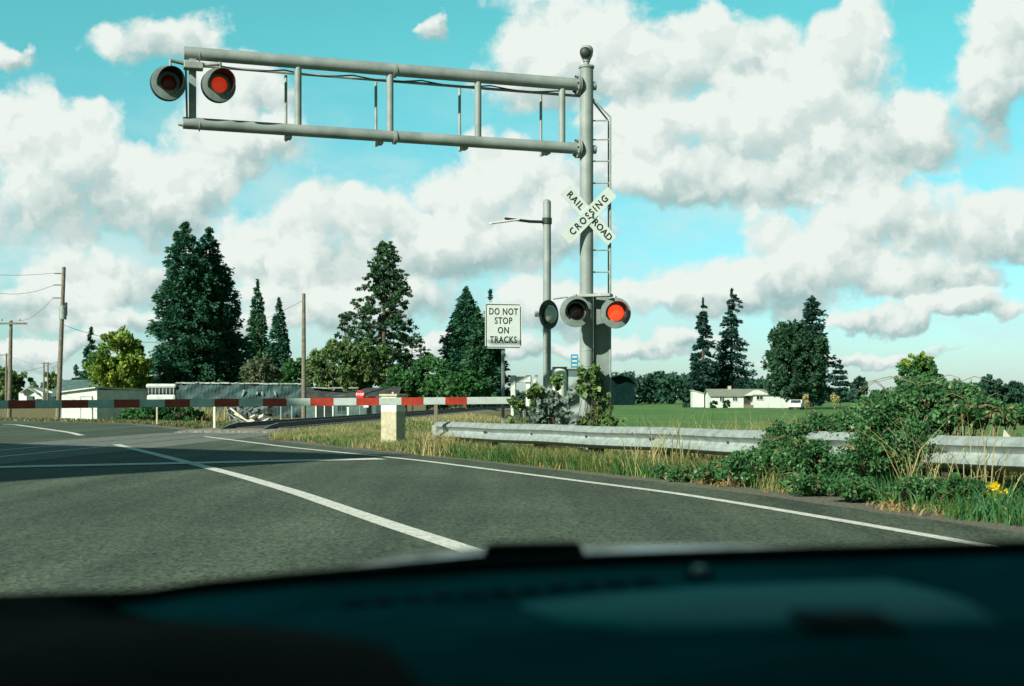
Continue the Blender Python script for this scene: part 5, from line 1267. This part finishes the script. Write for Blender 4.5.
# small dark pad
q = on_dash(845, 628); mb = MB(co_); mb.box(q+Vector((0, 0, .004)), (.050, .05, .004), bev=.0018); mb.build('grip_pad', 'paddark', dash)
# instrument hood at the left
mb = MB(co_); us = np.linspace(-.78, .10, 84); vs_ = np.linspace(1.10, .40, 50); vs = []
for y in vs_:
    xb_ = float(np.interp(y, [.45, .55, .70, .82, .87, .98, 1.10], [.0, -.015, -.045, -.105, -.14, -.245, -.33]))
    for x in us:
        s_ = float(sstep(xb_+.03, xb_-.16, np.array(x)))*float(sstep(1.10, 1.04, np.array(y)))
        vs.append((x, y, float(dash_z(x, y))-.004+.020*s_))
n = len(us); mb.add(vs, [(r_*n+i, r_*n+i+1, (r_+1)*n+i+1, (r_+1)*n+i) for r_ in range(len(vs_)-1) for i in range(n-1)]); mb.build('instrument_hood', 'dashblack', dash, smooth=True)
# bonnet beyond the glass
mb = MB(co_); xs2 = np.linspace(-.85, .85, 40); ys2 = [1.16, 1.22, 1.30, 1.40, 1.52, 1.7, 1.9, 2.1, 2.25, 2.3]; vs = []
dzz = [-.035, -.012, .0, -.002, -.012, -.04, -.08, -.13, -.20, -.32]
def bon_y(px): return np.interp(px, [-700, 0, 215, 375, 480, 620, 760, 1024, 1700], [640, 630, 612, 571, 560, 557.5, 556.5, 566, 590])
for y, dz in zip(ys2, dzz):
    for x in xs2:
        px = CX+F*x/1.30; vs.append((x, y, EYE-(bon_y(px)-HY)/F*1.30+dz))
n = len(xs2); mb.add(vs, [(r_*n+i, r_*n+i+1, (r_+1)*n+i+1, (r_+1)*n+i) for r_ in range(len(ys2)-1) for i in range(n-1)]); mb.build('bonnet', 'hood', car_, smooth=True)
# wiper hub on the scuttle
q = P(534, 556, 1.2); mb = MB(co_); mb.box(q, (.094, .05, .022), bev=.008, M4=Matrix.Rotation(R(-1), 4, 'Y')); mb.tube([q, q+Vector((-.25, .0, -.022))], [.006, .004], 8); mb.build('wiper', 'dashblack', car_, smooth=True)
# shell round the camera: roof, pillars, doors, tail, floor
mb = MB(co_); vs = []; ysr = [.74, .70, .4, 0, -.6, -1.2, -1.7]; zsr = [1.415, 1.435, 1.46, 1.475, 1.475, 1.44, 1.36]; xr = np.linspace(-.74, .74, 9)
for (y, z) in zip(ysr, zsr): vs += [(x, y, z-.05*(x/.74)**4) for x in xr]
for (y, z) in zip(ysr, zsr): vs += [(x, y, z-.05*(x/.74)**4+.03) for x in xr]
n = 9; K = len(ysr)*n; fs = []
for b0 in (0, K): fs += [(b0+r_*n+i, b0+r_*n+i+1, b0+(r_+1)*n+i+1, b0+(r_+1)*n+i) for r_ in range(len(ysr)-1) for i in range(n-1)]
fs += [(i, i+1, K+i+1, K+i) for i in range(n-1)]
mb.add(vs, fs); mb.build('roof', 'dashblack', car_)
for sx_ in (-1, 1):
    mb = MB(co_); mb.tube([(sx_*.76, 1.14, .96), (sx_*.72, .72, 1.40)], .03, 8); mb.build('pillar', 'dashblack', car_)
    mb = MB(co_); mb.tube([(sx_*.73, .76, 1.34), (sx_*.745, .3, 1.37), (sx_*.75, -.5, 1.385)], .095, 10); mb.build('window_rail', 'dashblack', car_, smooth=True)  # thick rail, added out of view to keep the sun off the dashboard
    mb = MB(co_); mb.box((sx_*.80, .15, .63), (.06, 2.0, .66), bev=.02); mb.build('door', 'hood', car_)
    mb = MB(co_); mb.box((sx_*.78, -1.0, .86), (.05, 1.6, 1.1), bev=.01); mb.build('rear_side', 'dashblack', car_)
    mb = MB(co_); mb.box((sx_*.83, 1.85, .5), (.05, 1.0, .55), bev=.02); mb.build('wing', 'hood', car_)
mb = MB(co_); mb.box((0, -1.8, .85), (1.5, .06, 1.1), bev=.01); mb.build('tail', 'dashblack', car_)
mb = MB(co_); mb.box((0, .1, .28), (1.5, 3.6, .06)); mb.build('floor', 'dashblack', car_)

# ------------------------------------------------------------------ sky
W = bpy.data.worlds.new('World'); S.world = W; W.use_nodes = True
nt = W.node_tree; N = nt.nodes; L = nt.links; N.clear()
def val(x): return x
def math_(op, a, b=None, c=None, clamp=False):
    n = N.new('ShaderNodeMath'); n.operation = op; n.use_clamp = clamp
    for i, v in enumerate((a, b, c)):
        if v is None: continue
        if isinstance(v, (int, float)): n.inputs[i].default_value = v
        else: L.new(v, n.inputs[i])
    return n.outputs[0]
def vmath(op, a, b=None, c=None, out=0):
    n = N.new('ShaderNodeVectorMath'); n.operation = op
    for i, v in enumerate((a, b, c)):
        if v is None: continue
        if isinstance(v, (tuple, list)): n.inputs[i].default_value = v
        else: L.new(v, n.inputs[i])
    return n.outputs[out]
sky = N.new('ShaderNodeTexSky'); sky.sky_type = 'NISHITA'; sky.sun_disc = False
sky.sun_elevation = R(EL); sky.sun_rotation = R(180+AZ); sky.altitude = 60; sky.air_density = 1.0; sky.dust_density = .6; sky.ozone_density = 1.2
tc = N.new('ShaderNodeTexCoord'); sep = N.new('ShaderNodeSeparateXYZ'); L.new(tc.outputs['Generated'], sep.inputs[0])
yy = math_('MAXIMUM', math_('ABSOLUTE', sep.outputs['Y']), .25)
cu = math_('DIVIDE', sep.outputs['X'], yy); cv = math_('DIVIDE', sep.outputs['Z'], yy)
cmb = N.new('ShaderNodeCombineXYZ'); L.new(cu, cmb.inputs[0]); L.new(cv, cmb.inputs[1]); P0 = cmb.outputs[0]
CL = [  # cumulus heaps: centre and half size, tenths of a degree or so apart (x, y, rx, ry)
 (560, 55, 100, 62), (650, 120, 90, 46), (838, 150, 80, 44), (740, 130, 90, 46), (60, 150, 70, 50), (480, 235, 110, 44), (1000, 60, 46, 70), (655, 62, 115, 56), (745, 50, 80, 48), (845, 62, 78, 60), (795, 110, 115, 66), (890, 130, 70, 62),
 (690, 162, 135, 46), (800, 172, 100, 42), (1010, 28, 58, 58), (985, 95, 52, 50),
 (905, 222, 100, 46), (990, 225, 90, 52), (830, 250, 85, 42), (760, 280, 100, 34), (690, 292, 60, 26), (900, 280, 110, 26),
 (70, 200, 105, 50), (100, 165, 70, 40), (25, 120, 55, 55), (185, 195, 75, 60), (165, 45, 66, 34), (240, 78, 60, 34), (225, 135, 70, 50),
 (20, 50, 40, 16), (350, 225, 100, 46), (290, 262, 120, 40), (460, 205, 90, 40), (520, 180, 80, 40), (430, 255, 120, 42), (540, 235, 70, 34),
 (115, 275, 95, 32), (40, 300, 80, 24), (350, 305, 150, 28), (428, 22, 17, 15), (570, 305, 80, 24), (880, 322, 60, 12), (965, 312, 60, 14), (180, 320, 120, 16), (640, 345, 90, 12), (850, 355, 110, 9), (60, 345, 90, 14), (480, 345, 120, 14)]
def blobs(pt):
    """distance field of all heaps, and how high in its own heap a direction lies (-1 base, 1 top)"""
    cur = None; w_ = None; h_ = None
    for (x, y, rx, ry) in CL:
        sx, sy = F/rx, F/ry
        q = vmath('MULTIPLY_ADD', pt, (sx, sy, 0), (-(x-CX)/F*sx, -(HY-y)/F*sy, 0))
        d = vmath('DOT_PRODUCT', q, q, out=1)
        w = math_('POWER', .06, d)
        qy = vmath('DOT_PRODUCT', q, (-.35, 1, 0), out=1)
        cur = d if cur is None else math_('SMOOTH_MIN', cur, d, .25)
        w_ = w if w_ is None else math_('ADD', w_, w)
        h_ = math_('MULTIPLY', w, qy) if h_ is None else math_('MULTIPLY_ADD', w, qy, h_)
    return cur, math_('DIVIDE', h_, math_('ADD', w_, .0005))
def fbm(pt, scale, detail, rough, color=False):
    n = N.new('ShaderNodeTexNoise'); n.inputs['Scale'].default_value = scale; n.inputs['Detail'].default_value = detail; n.inputs['Roughness'].default_value = rough
    L.new(pt, n.inputs['Vector']); return n.outputs['Color' if color else 'Fac']
def warp(pt):
    w1 = vmath('SUBTRACT', fbm(pt, 12, 3, .5, True), (.5, .5, .5))
    w2 = vmath('SUBTRACT', fbm(pt, 42, 5, .6, True), (.5, .5, .5))
    return vmath('MULTIPLY_ADD', w2, (.030, .024, 0), vmath('MULTIPLY_ADD', w1, (.090, .060, 0), pt))
def mrange(v, a, b, sm=True, lo=0., hi=1.):
    n = N.new('ShaderNodeMapRange'); n.interpolation_type = 'SMOOTHSTEP' if sm else 'LINEAR'
    n.inputs['From Min'].default_value = a; n.inputs['From Max'].default_value = b; n.inputs['To Min'].default_value = lo; n.inputs['To Max'].default_value = hi; L.new(v, n.inputs['Value']); return n.outputs['Result']
PW = warp(P0)
bd_, LV = blobs(PW); B0 = math_('SUBTRACT', 1.0, math_('MINIMUM', bd_, 3.0))
def lump(pt, sc):
    n = N.new('ShaderNodeTexVoronoi'); n.voronoi_dimensions = '2D'; n.feature = 'SMOOTH_F1'; n.inputs['Scale'].default_value = sc; n.inputs['Smoothness'].default_value = .35; n.inputs['Detail'].default_value = 1.5; n.inputs['Roughness'].default_value = .5
    L.new(pt, n.inputs['Vector']); return math_('SUBTRACT', 1.0, n.outputs['Distance'])
w3 = vmath('MULTIPLY_ADD', vmath('SUBTRACT', fbm(P0, 55, 5, .65, True), (.5, .5, .5)), (.030, .026, 0), P0)
def puff(off):  # heaped rounded heads, finer and finer
    p = w3 if off is None else vmath('ADD', w3, off)
    return math_('ADD', math_('MULTIPLY', lump(p, 15), .62), math_('ADD', math_('MULTIPLY', lump(p, 41), .30), math_('MULTIPLY', fbm(p, 120, 5, .6), .22)))
n0 = puff(None); n1_ = puff((-.006, .012, 0))
D0 = math_('MULTIPLY_ADD', math_('SUBTRACT', n0, .365), 1.65, B0)
alpha = math_('MULTIPLY', mrange(D0, -.15, .62), mrange(sep.outputs['Y'], .30, .45))
# thin veil low in the sky
veil = math_('MULTIPLY', mrange(fbm(vmath('MULTIPLY', P0, (1, 2.2, 1)), 7, 6, .6), .40, .66, True, 0, .80), mrange(cv, .28, .10))
veil = math_('MULTIPLY', veil, mrange(sep.outputs['Y'], .30, .45))
coarse = mrange(math_('MULTIPLY_ADD', math_('SUBTRACT', n0, .42), .9, LV), -.95, .35)
fine = mrange(math_('SUBTRACT', n0, n1_), -.16, .14, False)
shade = math_('ADD', math_('MULTIPLY', coarse, .80), math_('MULTIPLY', fine, .30))
shade = mrange(shade, .06, .92, False)
mxc = N.new('ShaderNodeMix'); mxc.data_type = 'RGBA'; mxc.inputs['A'].default_value = (.375, .56, .555, 1); mxc.inputs['B'].default_value = (.93, 1.0, .945, 1); L.new(shade, mxc.inputs['Factor'])
SKY_S = .055
tint = N.new('ShaderNodeMix'); tint.data_type = 'RGBA'; tint.blend_type = 'MULTIPLY'; tint.inputs['Factor'].default_value = 1; 
tr_ = N.new('ShaderNodeMix'); tr_.data_type = 'RGBA'; tr_.inputs['A'].default_value = (1.05, 1.36, 1.72, 1); tr_.inputs['B'].default_value = (.84, 2.40, 1.72, 1)
L.new(mrange(sep.outputs['Z'], 0.0, .27, False), tr_.inputs['Factor']); 
up_ = N.new('ShaderNodeMix'); up_.data_type = 'RGBA'; up_.inputs['B'].default_value = (.36, .80, .56, 1); L.new(tr_.outputs['Result'], up_.inputs['A']); L.new(math_('MAXIMUM', mrange(sep.outputs['Z'], .30, .50), mrange(sep.outputs['Y'], .40, .0)), up_.inputs['Factor'])
L.new(up_.outputs['Result'], tint.inputs['B'])
L.new(sky.outputs['Color'], tint.inputs['A'])
# cloud radiance relative to the sky scale
clc = N.new('ShaderNodeMix'); clc.data_type = 'RGBA'; clc.blend_type = 'MULTIPLY'; clc.inputs['Factor'].default_value = 1; clc.inputs['B'].default_value = (11.7, 11.7, 11.7, 1)
clc.clamp_result = False; L.new(mxc.outputs['Result'], clc.inputs['A'])
fin = N.new('ShaderNodeMix'); fin.data_type = 'RGBA'; fin.clamp_result = False
vm_ = N.new('ShaderNodeMix'); vm_.data_type = 'RGBA'; vm_.clamp_result = False; vm_.inputs['B'].default_value = (8.0, 10.6, 10.2, 1)
L.new(veil, vm_.inputs['Factor']); L.new(tint.outputs['Result'], vm_.inputs['A'])
L.new(alpha, fin.inputs['Factor']); L.new(vm_.outputs['Result'], fin.inputs['A']); L.new(clc.outputs['Result'], fin.inputs['B'])
bg = N.new('ShaderNodeBackground'); bg.inputs['Strength'].default_value = SKY_S; L.new(fin.outputs['Result'], bg.inputs['Color'])
ow = N.new('ShaderNodeOutputWorld'); L.new(bg.outputs[0], ow.inputs['Surface'])
W.cycles.sampling_method = 'MANUAL'; W.cycles.sample_map_resolution = 256

sun = bpy.data.lights.new('sun', 'SUN'); sun.energy = 5.0; sun.angle = R(.55); sun.color = (.97, .98, .85)
so_ = bpy.data.objects.new('sun', sun); COL.objects.link(so_)
dv = Vector((Ld.x*math.cos(R(EL)), Ld.y*math.cos(R(EL)), -math.sin(R(EL)))); so_.rotation_euler = dv.to_track_quat('-Z', 'Y').to_euler(); so_.location = (-20, -20, 30)

# ------------------------------------------------------------------ camera
cam = bpy.data.cameras.new('camera'); cam.sensor_width = 36; cam.lens = 36*F/1024; cam.shift_y = (HY-343)/1024; cam.clip_start = .05; cam.clip_end = 9000
cam.dof.use_dof = True; cam.dof.focus_distance = 24; cam.dof.aperture_fstop = 4.0
cobj = bpy.data.objects.new('camera', cam); COL.objects.link(cobj); cobj.location = (0, 0, EYE); cobj.rotation_euler = (R(90), 0, 0); S.camera = cobj
S.view_settings.view_transform = 'Standard'; S.view_settings.look = 'None'; S.view_settings.exposure = .5; S.view_settings.gamma = 1
S.cycles.max_bounces = 6; S.cycles.transparent_max_bounces = 4
